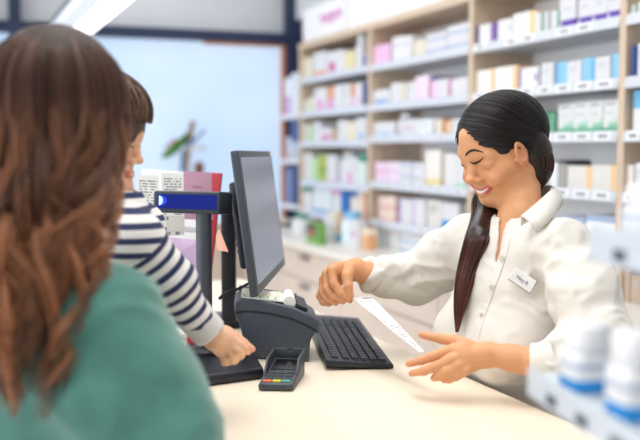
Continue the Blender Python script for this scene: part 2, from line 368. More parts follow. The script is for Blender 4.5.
# ------------------------------------------------------------------ goods on the shelves
WH = (226, 227, 231); OFF = (238, 232, 226)
NOBJ = []
def grid_face(mb, o, du, dv, us, vs, fm, seg):
    for a in range(len(us)-1):
        for b in range(len(vs)-1):
            p = [o+du*us[a]+dv*vs[b], o+du*us[a+1]+dv*vs[b], o+du*us[a+1]+dv*vs[b+1], o+du*us[a]+dv*vs[b+1]]
            mb.add(p, [[0, 1, 2, 3]], fm((us[a]+us[a+1])/2, (vs[b]+vs[b+1])/2))
def carton(yl, yr, z0, z1, x0, dep, base, pat, label, group, name='medicine_box', cat='box', jit=0.0):
    """front faces -X; pat: (u0,u1,v0,v1,rgb) patches of print; u runs to the photo's right"""
    bm_ = cm(base); us = sorted({0, 1}|{p[0] for p in pat}|{p[1] for p in pat}); vs = sorted({0, 1}|{p[2] for p in pat}|{p[3] for p in pat})
    def fm(u, v):
        r = bm_
        for p in pat:
            if p[0] <= u <= p[1] and p[2] <= v <= p[3]: r = cm(p[4])
        return r
    mb = MB(); A = np.array; w = yl-yr; h = z1-z0
    grid_face(mb, A([x0, yl, z0]), A([0, -w, 0]), A([0, 0, h]), us, vs, fm, 0)
    grid_face(mb, A([x0, yr, z0]), A([dep, 0, 0]), A([0, 0, h]), [0, 1], vs, lambda u, v: fm(.999, v), 0)
    grid_face(mb, A([x0+dep, yl, z0]), A([-dep, 0, 0]), A([0, 0, h]), [0, 1], vs, lambda u, v: fm(.001, v), 0)
    mb.add([(x0, yl, z1), (x0, yr, z1), (x0+dep, yr, z1), (x0+dep, yl, z1)], [[0, 1, 2, 3]], bm_)
    mb.add([(x0, yl, z0), (x0+dep, yl, z0), (x0+dep, yr, z0), (x0, yr, z0)], [[0, 1, 2, 3]], bm_)
    mb.add([(x0+dep, yr, z0), (x0+dep, yl, z0), (x0+dep, yl, z1), (x0+dep, yr, z1)], [[0, 1, 2, 3]], bm_)
    o = mb.build(name, loc=(x0+dep/2, (yl+yr)/2, z0))
    b = bmesh.new(); b.from_mesh(o.data); bmesh.ops.remove_doubles(b, verts=b.verts, dist=1e-5); bmesh.ops.recalc_face_normals(b, faces=b.faces); b.to_mesh(o.data); b.free()
    tag(o, label, cat, group); NOBJ.append(o); return o
def jar(y, r, z0, z1, x, base, cap, label, group, band=None):
    h = z1-z0; rt = thing('medicine_bottle', label, 'bottle', (x, y, z0), group)
    V, Fc = lathe([(r*.94, 0), (r, .004), (r, h*.68), (r*.92, h*.75), (r*.6, h*.79), (r*.6, h*.8)], (x, y, z0), 20); MB().add(V, Fc, cm(base)).build('bottle_body', rt, auto=40)
    V, Fc = lathe([(r*.7, h*.8), (r*.72, h*.98), (r*.66, h)], (x, y, z0), 20); MB().add(V, Fc, cm(cap)).build('cap', rt, auto=40)
    if band:
        V, Fc = lathe([(r*1.012, h*.12), (r*1.012, h*.55)], (x, y, z0), 20); MB().add(V, Fc[:-2], cm(band)).build('label_band', rt, auto=40)
    NOBJ.append(rt); return rt
ORD = ['first', 'second', 'third', 'fourth', 'fifth', 'sixth', 'seventh', 'eighth', 'ninth', 'tenth', 'eleventh', 'twelfth', 'thirteenth']
BAYN = ['shelf bay nearest the window', 'middle shelf bay', 'shelf bay behind the pharmacist', 'shelf bay at the right edge']
ROWN = {'A': 'top shelf', 'B': 'second shelf', 'C': 'third shelf', 'D': 'fourth shelf', 'E': 'fifth shelf', 'W': 'worktop'}
# patterns
def foot(c, h=.3): return [(0, 1, 0, h, c)]
def head_(c, h=.3): return [(0, 1, 1-h, 1, c)]
def lft(c, w=.2): return [(0, w, 0, 1, c)]
def rgt(c, w=.25): return [(1-w, 1, 0, 1, c)]
def spot(c, u=.5, v=.4, a=.15, b=.14): return [(u-a, u+a, v-b, v+b, c)]
def lines(c=(196, 200, 210)): return [(.15, .75, .70, .76, c), (.15, .6, .56, .61, c)]
G_ = (150, 150, 160)
X0 = XS+.016
def rowput(bay, row, items):
    z0 = RT[row, bay]+.0006; n = 0
    ylim1, ylim0 = UY[bay]-.019, UY[bay+1]+.019
    for it in items:
        pl, pr, top, base, pat, desc = it[:6]; stack = it[6] if len(it) > 6 else 1; kind = it[7] if len(it) > 7 else 'box'
        yl = min(hit_x(pl, 150, X0)[1], ylim1); yr = max(hit_x(pr, 150, X0)[1]+.0012, ylim0)
        if yl-yr < .006: continue
        z1 = hit_x((pl+pr)/2, top, X0)[2]; z1 = max(z1, z0+.03)
        up = {'A': 2.085}.get(row) or shelf_z[{'B': 'A', 'C': 'B', 'D': 'C', 'E': 'D', 'W': 'E'}[row]][bay]-.004
        z1 = min(z1, up); jx = RNG.uniform(0, .012) if row != 'W' else 0
        g = ROWN[row]+' goods, '+BAYN[bay]
        if kind == 'jar':
            jar((yl+yr)/2, (yl-yr)/2*.98, z0, z1, X0+(yl-yr)/2+jx, base, pat or base, f"{desc} bottle, {ORD[n]} item from left, {ROWN[row]}, {BAYN[bay]}", g); n += 1; continue
        hh = (z1-z0)/stack
        for s in range(stack):
            nm = f"{desc} box, {ORD[n]} item from left, {ROWN[row]}, {BAYN[bay]}" if stack == 1 else f"{desc} box, {['bottom', 'upper', 'topmost'][s]} in {ORD[n]} stack from left, {ROWN[row]}, {BAYN[bay]}"
            carton(yl, yr, z0+s*hh+(.0004*s), z0+(s+1)*hh, X0+jx, min(.22, .1+.3*(yl-yr)), base, pat, nm, g)
        n += 1
CR = (234, 226, 208); PK = (232, 168, 214); LP = (238, 206, 232); MG = (206, 92, 158); OR = (232, 160, 110); YE = (240, 226, 170); NV = (52, 66, 130); VI = (104, 70, 176); GN = (96, 170, 130); LG = (190, 226, 160); OL = (188, 196, 76); TL = (70, 150, 130); LB = (140, 200, 240); BL = (30, 110, 190); PE = (244, 206, 160); GR = (206, 210, 218); TAN = (200, 170, 140)
rowput(0, 'A', [(303, 311, 58, CR, [], 'cream'), (312, 324, 52, WH, foot(OR, .25), 'white orange-footed'), (325, 341, 51, WH, spot(MG, .35, .35, .2, .2), 'white magenta-marked'), (342, 346, 52, CR, [], 'narrow cream'), (346.5, 353, 51, YE, [], 'pale yellow'), (353.5, 357, 46, WH, [], 'slim white'), (357.5, 361.5, 35, WH, lines(), 'tall white'), (362, 366, 55, (196, 190, 226), lft(NV, .5), 'violet-edged')])
rowput(0, 'B', [(303, 308, 100, (222, 228, 210), [], 'pale green'), (309, 313.5, 97, CR, spot(LG), 'cream'), (314, 326, 88, WH, [(.2, .75, .05, .5, PK)], 'white pink-square'), (327, 333, 87, OR, foot(PK, .5), 'orange and pink'), (333.5, 342, 85, WH, [], 'plain white'), (342.5, 349, 84, WH, lines(), 'lined white'), (349.5, 353.5, 84, LP, head_(OR, .5), 'lilac and orange'), (354, 360.5, 83, WH, spot(PK, .6, .3), 'white pink-dotted'), (361, 366, 82, NV, [], 'navy blue')])
rowput(0, 'C', [(303, 306.5, 124, WH, [], 'slim white'), (307, 310.5, 125, LG, [], 'light green'), (311, 319, 122, WH, lines(), 'lined white'), (320, 330.5, 128, WH, [(.1, .9, .1, .6, (222, 160, 196))], 'white pink-patterned'), (331, 336, 128, TAN, [], 'tan'), (336.5, 345.5, 120, WH, [], 'plain white'), (346, 355.5, 122, CR, spot(YE, .6, .3), 'cream yellow-marked'), (356, 366, 118, WH, spot((120, 170, 235), .5, .25), 'white blue-marked')])
rowput(0, 'D', [(303, 311, 153, WH, [], 'plain white'), (311.5, 317.5, 158, LG, foot((170, 214, 200), .15), 'light green'), (318, 325, 155, OL, [(.2, .8, .35, .6, (110, 160, 80))], 'olive yellow'), (326, 335, 155, WH, foot(LP, .15), 'white lilac-footed'), (336, 345, 152, WH, WH, 'round white', 1, 'jar'), (345.5, 352, 157, WH, spot(PK, .5, .25, .35, .2), 'white pink-labelled'), (352.5, 358, 158, WH, lines(), 'lined white'), (358.5, 366, 154, (226, 238, 232), head_(TL, .25), 'green-topped white')])
rowput(0, 'E', [(303, 311, 186, WH, head_(TL, .2), 'green-topped white'), (312, 321, 188, (234, 238, 242), foot((150, 190, 230), .2), 'pale blue-footed'), (321.5, 331, 187, (230, 236, 238), foot((150, 190, 230), .2), 'grey-white blue-footed'), (332, 340, 188, WH, head_(PK, .2), 'white pink-topped'), (341, 348.5, 187, BL, [], 'deep blue'), (349, 357, 188, OFF, head_(BL, .2), 'off-white blue-topped'), (357.5, 366, 190, (244, 222, 206), rgt(OR), 'peach orange-edged')])
# worktop goods
def wt_item(pl, pr, bot, top, base, pat, desc, kind='box', dep=.05, name='medicine_box', cat='box'):
    a = hit_z(pl, bot, RT['W', 0]); b = hit_z(pr, bot, RT['W', 0]); x = max(a[0], XC+.02); x = min(x, XS-.016-abs(hit_x(pl, bot, x)[1]-hit_x(pr, bot, x)[1])) if kind == 'jar' else x; yl = hit_x(pl, bot, x)[1]; yr = hit_x(pr, bot, x)[1]; z1 = hit_x((pl+pr)/2, top, x)[2]
    if kind == 'jar': return jar((yl+yr)/2, (yl-yr)/2, RT['W', 0]+.0006, z1, x+(yl-yr)/2, base, pat or base, desc, 'goods on the white worktop')
    return carton(yl, yr, RT['W', 0]+.0006, z1, x, dep, base, pat, desc, 'goods on the white worktop', name, cat)
wt_item(289, 296, 234, 214, WH, TL, 'small white bottle with teal cap at the worktop end', 'jar')
wt_item(306.5, 319, 242, 223, (120, 176, 84), [(0, .8, .32, .92, (92, 84, 78)), (.2, .6, .4, .6, (214, 130, 96))], 'green box with dark picture standing on the worktop', dep=.04)
wt_item(321, 329, 238, 212, WH, CR, 'tall white bottle right of the green box', 'jar')
wt_item(334, 337.5, 241, 215, (240, 214, 186), foot((110, 180, 220), .3), 'peach box with blue foot on the worktop')
wt_item(338, 347, 243, 212, (226, 242, 250), LB, 'white bottle with light blue cap on the worktop', 'jar')
wt_item(348, 357.5, 247, 220, WH, spot((214, 90, 190), .55, .5, .12, .1), 'white box with magenta dot on the worktop')
wt_item(363, 368, 249, 228, (240, 180, 130), head_((250, 236, 214), .3), 'slim orange box at the worktop upright')
# middle bay
rowput(1, 'A', [(372, 389, 45, (240, 196, 230), [], 'pink'), (390, 400, 37, (236, 236, 238), lines(), 'grey-white'), (400.5, 410, 36, (236, 236, 238), lines(), 'second grey-white'), (411, 423, 40, CR, [], 'cream'), (424, 444, 33, WH, [(0, 1, .4, .5, (100, 150, 220))], 'long blue-striped white', 2), (444.5, 466, 25, WH, [(0, 1, .4, .5, (100, 150, 220))], 'long white blue-lined', 2)])
rowput(1, 'B', [(373, 389, 90, WH, [(.1, .85, .12, .4, (140, 180, 235))], 'white blue-print'), (389.5, 399, 83, WH, [], 'plain white'), (399.5, 404.5, 83, CR, [], 'slim cream'), (405, 413.5, 82, WH, lines(), 'lined white'), (414, 427.5, 76, (240, 226, 242), lft(LP, .12), 'lilac white'), (428, 435, 77, LP, [(0, 1, .85, 1, NV), (0, .2, 0, 1, MG)], 'pink navy-topped'), (435.5, 447.5, 79, WH, lines(LP), 'white pink-lined'), (448, 466, 78, WH, [(0, .1, 0, 1, (220, 90, 180)), (0, 1, .03, .12, (220, 120, 190))], 'white magenta-edged')])
rowput(1, 'C', [(373, 394, 122, WH, [(.1, .85, .08, .3, (170, 210, 245))], 'wide white blue-print'), (395, 403, 113, WH, WH, 'tall white', 1, 'jar'), (404, 417, 119, WH, spot(PK, .3, .5, .2, .08), 'white pink-marked'), (418, 432, 119, (236, 240, 246), lines(), 'pale grey'), (433, 441, 119, CR, rgt(OR, .15), 'cream orange-edged'), (444, 449.5, 121, PE, [], 'slim peach'), (450, 466, 119, WH, lines(), 'wide lined white')])
rowput(1, 'D', [(374, 385.5, 162, (244, 220, 240), foot(PK, .2), 'pink', 2), (386, 398, 162, (246, 226, 242), [(0, 1, .1, .2, PK)], 'pale pink', 2), (399, 411.5, 162, WH, [(0, 1, .75, .85, (140, 180, 230))], 'white blue-lined', 2), (412, 423.5, 163, (232, 234, 240), lines(G_), 'grey-white', 2), (425, 440.5, 150, (246, 242, 234), foot(YE, .25), 'cream yellow-footed'), (442, 454, 153, (232, 232, 232), lft((190, 176, 156), .15), 'grey beige-edged'), (454.5, 466, 155, WH, foot((170, 220, 200), .15), 'white green-footed')])
rowput(1, 'E', [(377, 386, 196, (246, 222, 204), foot((240, 190, 190), .3), 'peach', 2), (386.5, 395, 196, (246, 226, 208), foot((240, 190, 190), .3), 'light peach', 2), (398, 411.5, 199, WH, lft((190, 160, 216), .16), 'white violet-edged'), (412, 425, 199, WH, lft((200, 176, 222), .16), 'white lilac-edged'), (426, 440, 200, (230, 226, 220), lines(G_), 'beige grey'), (441, 458, 203, WH, foot((60, 150, 220), .4), 'white blue-footed')])
rowput(1, 'W', [(374, 400, 229, WH, foot((206, 232, 226), .2), 'wide flat white', 2), (401, 425, 234, WH, foot((180, 206, 236), .25), 'flat white blue-footed', 2), (428, 462, 238, (236, 238, 242), lines(), 'long flat white', 2)])
# bay behind the pharmacist
VF = [(0, 1, 0, .23, VI), (.0, .12, .10, .19, (250, 250, 250)), (.2, .7, .45, .5, (200, 204, 220))]
rowput(2, 'A', [(475, 488.5, 25, (238, 238, 240), lft((70, 60, 130), .2), 'white navy-edged'), (489, 493, 23, (128, 90, 180), [], 'slim purple'), (494, 508, 19.5, (236, 237, 240), spot(GR, .8, .6, .12, .1), 'grey-white'), (509, 525.5, 13, (240, 240, 240), [(.2, .8, .6, .64, GR), (.2, .7, .45, .49, GR)], 'large white'), (526, 532.5, 11, (246, 214, 166), [], 'peach'), (533, 539, 13, WH, [], 'slim white'), (540, 545.5, 12, WH, lft(GN, .3), 'white green-edged'), (546, 551, 11, WH, [], 'second slim white'), (551.5, 555.5, 10, WH, rgt(GN, .5), 'white green-backed'), (557, 572.5, -14, (226, 227, 232), VF, 'tall violet-footed white'), (573, 587.5, -17, (226, 227, 232), VF, 'tall white violet-banded'), (588, 602.5, -20, (226, 227, 232), VF, 'tall violet-based'), (603, 617, -24, (226, 227, 232), VF, 'tall pale violet-footed')])
rowput(2, 'B', [(475, 492.5, 70, (246, 241, 234), rgt(PE, .18), 'cream', 2), (493, 516, 66.5, (246, 243, 238), [(.78, 1, 0, 1, PE)], 'white peach-banded', 2), (518, 536.5, 67.5, (238, 238, 242), [(0, .1, 0, 1, (170, 150, 205)), (.82, .95, .4, .7, (140, 120, 170))], 'white violet-marked'), (540, 552, 63, WH, lines(), 'white'), (552.5, 564, 62, (148, 206, 240), lft((120, 188, 232), .3), 'sky blue'), (564.5, 578.5, 61, WH, lines(), 'lined white'), (579, 592, 58, (148, 206, 240), rgt((110, 180, 228), .3), 'light blue'), (592.5, 607.5, 57, WH, lines(), 'wide white'), (608, 617.5, 54, (148, 206, 240), [], 'slim sky blue')])
GF = [(0, 1, 0, .20, (96, 178, 140)), (.35, 1, .20, .34, (150, 206, 180)), (.65, 1, .34, .48, (200, 228, 216)), (.15, .8, .86, .93, (170, 174, 180)), (.2, .7, .6, .64, (190, 196, 204))]
rowput(2, 'C', [(480, 500, 112, WH, lines(), 'white'), (502, 530, 112, (240, 240, 240), lines(), 'pale grey'), (537, 546, 112, (226, 236, 232), rgt(GN, .3), 'white green-edged'), (548, 554, 113, (110, 170, 140), [], 'slim green'), (555, 570, 104, (228, 231, 231), GF, 'white green-footed'), (571, 585.5, 102, (228, 231, 231), GF, 'white with green foot'), (586, 600.5, 101, (228, 231, 231), GF, 'green-based white'), (601, 616.5, 100, (228, 231, 231), GF, 'white green-bottomed')])
SB = [(.76, 1, 0, 1, (246, 208, 160)), (.1, .6, .55, .62, (226, 216, 206))]
rowput(2, 'D', [(500, 530, 160, WH, lines(), 'white'), (549, 557.5, 163, (236, 240, 242), [], 'slim white'), (558.5, 565, 160, (176, 174, 172), head_((70, 70, 76), .14), 'grey dark-topped'), (566, 591.5, 166, (232, 230, 226), SB, 'white peach-banded', 2), (592, 616.5, 165, (232, 230, 226), SB, 'peach-edged', 2)])
rowput(2, 'E', [(500, 535, 222, WH, lines(), 'flat white'), (556, 584, 217, (242, 245, 248), head_((170, 190, 220), .2), 'flat white blue-edged'), (585, 616, 216, (242, 245, 248), head_((170, 190, 220), .2), 'wide flat white')])
rowput(2, 'W', [(585, 600, 272, (214, 196, 180), lines(), 'tan'), (601, 616, 268, (236, 238, 240), foot((120, 130, 170), .3), 'white navy-footed')])
rowput(3, 'A', [(624, 631, 6, (226, 236, 228), foot((140, 200, 170), .3), 'white green-footed'), (632, 641, 2, (230, 238, 232), foot((120, 190, 160), .3), 'pale green-footed')])
rowput(3, 'B', [(630, 633, 46, (48, 84, 160), [], 'slim navy'), (633.5, 645, 43, (242, 243, 246), lines(), 'large white')])
rowput(3, 'C', [(624, 629, 96, (236, 240, 242), [], 'slim white'), (630, 644, 90, (242, 244, 246), head_((124, 196, 240), .42), 'white sky-blue-topped')])
rowput(3, 'D', [(625, 634, 165, (244, 240, 236), foot((236, 206, 180), .3), 'white peach-footed'), (635, 646, 163, (240, 240, 242), lines(), 'lined white')])
rowput(3, 'W', [(625, 633, 268, (206, 184, 166), lines(), 'tan'), (634, 645, 276, (198, 176, 158), lines(), 'brown-grey')])
# end shelf goods
def es_item(pl, pr, k, top, base, pat, desc):
    x = ex0+.02; yl = min(hit_x(pl, 150, x)[1], ey1-.02); yr = max(hit_x(pr, 150, x)[1], ey0+.003); z0 = EZ[k]+.0126; z1 = hit_x((pl+pr)/2, top, x)[2]
    carton(yl, yr, z0, z1, x, .12, base, pat, desc, 'goods on the end shelf')
es_item(284.5, 291, 0, 78, (232, 234, 240), foot((206, 176, 216), .5), 'white lilac-footed box on the upper end shelf by the window')
es_item(291.5, 298.5, 0, 73, (226, 230, 236), [], 'tall grey-white box on the upper end shelf by the shelving')
es_item(286, 290.5, 1, 137, (206, 210, 222), foot((220, 190, 200), .3), 'grey box on the middle end shelf by the window post')
es_item(291, 298, 1, 120, (58, 84, 140), foot((190, 200, 216), .45), 'navy box on the middle end shelf by the shelving')
es_item(286, 291, 2, 168, (120, 140, 190), [], 'blue box on the lower end shelf by the window post')
es_item(291.5, 298, 2, 166, (44, 62, 110), [], 'dark navy box on the lower end shelf by the shelving')
# ------------------------------------------------------------------ service counter
XE0, XE1 = .36, .945
ctr = thing('service_counter', 'cream service counter between the pharmacist and the customers', 'counter', (.62, 1.3, 0))
MB().box((XE0, .66, .962), (XE1, 3.15, 1.0), M_top, .003).build('countertop', ctr)
sy = hit_z(572, 432, 1.0)[1]
MB().box((XE0, -1.2, .962), (XE1, .657, 1.0), M_top, .003).build('countertop', ctr)
MB().box((XE0+.04, -1.15, .02), (XE0+.06, 3.1, .962), M_cab, .002).build('front_panel', ctr)
for yy in (-1.15, .65, 3.08): MB().box((XE0+.06, yy, .0), (XE1-.06, yy+.025, .962), M_cab, .002).build('end_panel', ctr)
# ================================================================== things on the counter
CZ = 1.0
M_blk = pm('charcoal_plastic', (70, 76, 86), .42, var=.06, scale=60, bump=.08, bscale=900)
M_blk2 = pm('dark_plastic', (36, 39, 46), .4, var=.05, scale=60)
M_key = pm('key_plastic', (48, 52, 60), .45, var=.05, scale=40)
M_lcd = pm('monitor_screen', (92, 100, 116), .25, emis=(120, 130, 150), estr=.30, var=.03, scale=2)
M_blue = pm('blue_display', (4, 24, 110), .35, emis=(0, 24, 128), estr=.5, var=.04, scale=6)
M_paper = pm('paper', (246, 246, 244), .6, var=.015)
def hcorner(px, py, z=CZ): return hit_z(px, py, z)
# --- customer pole display
pb = hcorner(205, 364)
cd = thing('customer_display', 'black customer pole display with a blue screen', 'display', (pb[0], pb[1], CZ))
f1 = hcorner(196, 388)+UP*.0; f2 = hcorner(262, 380)
f1 = hit_z(193, 389, CZ); f2 = hit_z(268, 379, CZ); dv = FH*.24+R*.0
base = MB().prism([p+UP*.0008 for p in (f1, hit_z(264, 379, CZ), hit_z(256, 365, CZ), hit_z(236, 361, CZ), hit_z(226, 352, CZ), hit_z(186, 353, CZ))], UP*.022, M_blk2, .006, 3); base.build('base_plate', cd, auto=35)
dC = P(187, 203, 1.94)
ptop = np.array([pb[0], pb[1], dC[2]-.012])
MB().cyl(pb+UP*.0228, ptop, .0165, M_blk, sides=28).build('pole', cd, auto=35)
V, Fc = lathe([(.034, .0226), (.034, .030), (.026, .037), (.0168, .040)], (pb[0], pb[1], CZ), 28); MB().add(V, Fc, M_blk2).build('pole_collar', cd, auto=35)
q = [P(153, 212.5, 1.93), P(219.5, 214.5, 1.95), P(220, 191.5, 1.95), P(153.5, 190.5, 1.93)]; off = F*.055+R*.022
MB().slab(q, off, M_blk, .004, 3).build('display_head', cd, auto=35)
n = -nrm(off); lerp = lambda a, b, t: a+(b-a)*t
def inq(q, u, v): return lerp(lerp(q[0], q[1], u), lerp(q[3], q[2], u), v)
qi = [inq(q, .065, .2), inq(q, .955, .2), inq(q, .955, .84), inq(q, .065, .84)]
sc = MB().slab([p+F*.001-F*.002 for p in qi], F*.0015, M_blue).build('screen', cd)
cx = inq(q, .085, .56); mk = MB()
a = np.linspace(-np.pi/2, np.pi/2, 14); vx = nrm(q[1]-q[0]); vy = nrm(q[3]-q[0])
mk.prism([cx-F*.0018+vx*.008*np.cos(t)+vy*.010*np.sin(t) for t in a], F*.0006, pm('screen_mark_pale', (200, 235, 240), .4, emis=(190, 225, 240), estr=.6))
mk.prism([cx-F*.0016+vx*.0155*np.cos(t)+vy*.0105*np.sin(t) for t in a], F*.0004, pm('screen_mark_blue', (40, 60, 250), .4, emis=(40, 70, 255), estr=.8))
mk.build('screen_mark', sc)
# --- monitor, edge on, screen towards the pharmacist
TLm, TRm, BRm, BLm = P(238, 150, 1.90), P(271, 151, 2.42), P(285.5, 265, 2.42), P(258, 297, 1.90)
nm = nrm(np.cross(TRm-BLm, TLm-BRm));  nm = nm if nm@R > 0 else -nm
mstand = hit_z(222, 335, CZ)
mon = thing('monitor', 'black flat monitor seen from its side on the counter', 'monitor', (mstand[0]+.02, mstand[1]+.1, CZ))
MB().slab([TLm, TRm, BRm, BLm], -nm*.017, M_blk, .004, 3).build('frame', mon, auto=35)
qm = [BLm, BRm, TRm, TLm]
MB().slab([inq(qm, u, v)+nm*.0006 for u, v in ((.035, .07), (.965, .07), (.965, .95), (.035, .95))], -nm*.0012, M_lcd).build('screen', mon)
st_ = MB().slab([inq(qm, u, v)+nm*.0008 for u, v in ((.93, .955), (.985, .955), (.985, .99), (.93, .99))], -nm*.0006, pm('cream_sticker', (236, 222, 200), .5)).build('sticker', mon)
cb = (TLm+TRm+BRm+BLm)/4; vh = nrm(TLm-BLm); vw = nrm(TRm-TLm)
MB().obox(cb-nm*.036-vh*.01, (vw, vh, nm), (.13, .095, .016), M_blk2, .008, 3).build('rear_cover', mon, auto=35)
g = MB()
for k in range(9): g.obox(cb-nm*.053+vh*(.06-.016*k), (vw, vh, nm), (.11, .0035, .0025), M_blk)
g.build('rear_vents', mon)
mh = P(226, 222, 2.12); g = MB()
g.cyl(P(233, 200, 2.12)-nm*.0, cb-nm*.045+vh*.02, .026, M_blk2, sides=20); g.build('tilt_hinge', mon, auto=35)
pz = np.array([mstand[0], mstand[1], 0])+FH*.06+R*.012
MB().prism([np.array([pz[0], pz[1], CZ+.02])+v for v in (R*-.018-FH*.012, R*.018-FH*.012, R*.018+FH*.012, R*-.018+FH*.012)], UP*(P(226, 205, 2.1)[2]-CZ-.02), M_blk2, .004).build('stand_post', mon, auto=35)
g = MB().tube([np.array([pz[0], pz[1], P(226, 212, 2.1)[2]]), P(232, 206, 2.12), cb-nm*.05], [.016, .016, .016], M_blk2, 12); g.build('support_arm', mon, auto=35)
fz = np.array([pz[0], pz[1], CZ+.0006])
MB().prism([fz+v for v in (R*-.10+FH*.02, R*.05+FH*.02, R*.05+FH*.16, R*-.10+FH*.16)], UP*.02, M_blk2, .005).build('stand_foot', mon, auto=35)
g = MB().tube(spline([P(219, 299, 2.0), P(226, 293, 2.0), P(238, 289, 2.02), P(249, 283.5, 2.06)], 20), .0035, M_blk2, 8); o = g.build('cable', loc=P(235, 290, 2.02)); tag(o, 'thin black cable running from the stand to the receipt printer', 'cable')
# --- receipt printer
pr_d = hcorner(309, 362); FB = FH
def pp(px, py): return P(px, py, 2.0)
prof = [(246, 358.5), (309, 362), (310.5, 341), (318.5, 327), (319, 321), (309, 314), (293, 307.5), (270, 302), (246, 299.5), (237, 300.5), (233.5, 304), (234.5, 313), (241, 330)]
# profile plane faces the viewer and is turned a little; depth from where it stands
pfl = hit_z(246, 358.5, CZ+.001); pfr = hit_z(309, 362, CZ+.001)
pn = nrm(np.cross(pfr-pfl, UP)); pn = pn if pn@F > 0 else -pn
px_ = nrm(FH-R*.07)
def onpl(px, py):
    r = ray(px, py); return CAM+r*(((pfl-CAM)@pn)/(r@pn))
poly = [onpl(*p) for p in prof]
zmin = min(p[2] for p in poly); poly = [p+UP*max(0, CZ+.0012-p[2]) if p[2] < CZ+.004 else p for p in poly]
prt = thing('receipt_printer', 'dark grey receipt printer with paper roll under the monitor', 'printer', ((pfl+pfr)/2+pn*.07)*np.array([1, 1, 0])+UP*CZ)
PD = .15
MB().prism(poly, px_*PD, M_blk, .006, 3).build('housing', prt, auto=30)
MB().prism([onpl(*p)-pn*.0012 for p in [(236, 313.5), (246, 312), (270, 314.5), (293, 320), (310, 328), (318, 333.5), (318, 331), (310, 326), (293, 318), (270, 312.5), (246, 310), (235.5, 311.5)]], pn*.003, M_blk2).build('lid_seam', prt)
def ptop(px, py, t, up=.0):   # a spot on the printer's top, t metres behind its front profile
    return onpl(px, py)+px_*t+UP*up
pw = MB(); pw.slab([ptop(241, 300, .012, .003), ptop(284, 304.8, .012, .003), ptop(284, 304.8, .13, .005), ptop(241, 300, .13, .005)], UP*.003, pm('printed_roll', (236, 238, 226), .5))
for k in range(14):
    u = .05+.062*k; t0 = .02+.035*(k % 3); pw.slab([lerp(ptop(241, 300, t0, .0064), ptop(284, 304.8, t0, .0064), u+d) for d in (0, .045)]+[lerp(ptop(241, 300, t0+.028, .0068), ptop(284, 304.8, t0+.028, .0068), u+d) for d in (.045, 0)], UP*.0006, cm([(150, 196, 110), (236, 210, 120), (120, 180, 120)][k % 3]))
pw.build('paper_window', prt)
MB().cyl(ptop(290, 306.5, .015, .006), ptop(290, 306.5, .11, .008), .013, M_paper, sides=20).build('paper_roll', prt, auto=35)
MB().slab([ptop(297, 309, .012, .001), ptop(308, 313.5, .012, .001), ptop(308, 313.5, .13, .004), ptop(297, 309, .13, .004)], UP*.008, M_blk2, .002).build('cover_latch', prt)
MB().slab([ptop(238, 300.6, .135, .0), ptop(300, 310, .135, .0), ptop(300, 310, .15, .006), ptop(238, 300.6, .15, .006)], UP*.006, M_blk2).build('paper_cutter', prt)
# --- card terminal
tF = hit_z(275.5, 391.5, CZ); ax = nrm(hit_z(292, 392, CZ)-hit_z(260, 391.5, CZ)); ay = nrm(np.cross(UP, ax)); ay = ay if ay@F > 0 else -ay
ay = nrm(ay+ax*.10); W = .033; Ln = .135
term = thing('card_terminal', 'small black card payment terminal with coloured keys', 'card terminal', tF+ay*Ln*.5)
def tp(u, v, z): return tF+ax*(u*W)+ay*(v*Ln)+UP*z
b = MB(); b.hexa([tp(-1, 0, .001), tp(1, 0, .001), tp(.95, 1, .001), tp(-.95, 1, .001), tp(-1, 0, .014), tp(1, 0, .014), tp(.95, 1, .034), tp(-.95, 1, .034)], M_blk, .004, 3); b.build('body', term, auto=35)
for s in (-1, 1):
    MB().prism([tp(s*.98, .30, .02), tp(s*.98, 1.0, .034), tp(s*.98, 1.0, .054), tp(s*.98, .52, .048)], ax*(-s*.004), M_blk, .001).build('side_shield', term, auto=35)
MB().prism([tp(-.95, .98, .034), tp(.95, .98, .034), tp(.95, .98, .054), tp(.25, .98, .054), tp(0, .98, .044), tp(-.25, .98, .054), tp(-.95, .98, .054)], ay*.004, M_blk, .001).build('rear_shield', term, auto=35)
zt = lambda v: .014+.020*v
MB().hexa([tp(-.7, .52, zt(.52)-.002), tp(.7, .52, zt(.52)-.002), tp(.7, .92, zt(.92)-.002), tp(-.7, .92, zt(.92)-.002), tp(-.7, .52, zt(.52)+.0012), tp(.7, .52, zt(.52)+.0012), tp(.7, .92, zt(.92)+.0012), tp(-.7, .92, zt(.92)+.0012)], pm('terminal_screen', (14, 15, 18), .15)).build('screen', term)
kc = [(224, 112, 66), (206, 196, 60), (70, 160, 150)]
for r in range(4):
    for c in range(3):
        u0 = -.78+c*.54; v0 = .06+r*.105; m = pm('key_'+str(c), kc[c], .4) if r == 0 else M_key; hh = .0022
        o = MB().hexa([tp(u0+a, v0+bb, zt(v0+bb)+z) for z in (-.001, hh) for a, bb in ((0, 0), (.46, 0), (.46, .075), (0, .075))], m, .0006).build('key', term)
        if r == 0: o['label'] = ['orange key', 'yellow key', 'teal key'][c]
MB().tube(spline([tp(.35, 1.0, .028), tp(.3, 1.12, .05), P(276, 353.5, 1.9), P(266, 351, 1.87), P(256, 351.5, 1.86), P(249, 354, 1.86), hit_z(243, 363, CZ+.027)], 40), .0016, M_blk2, 6).build('cable', term)
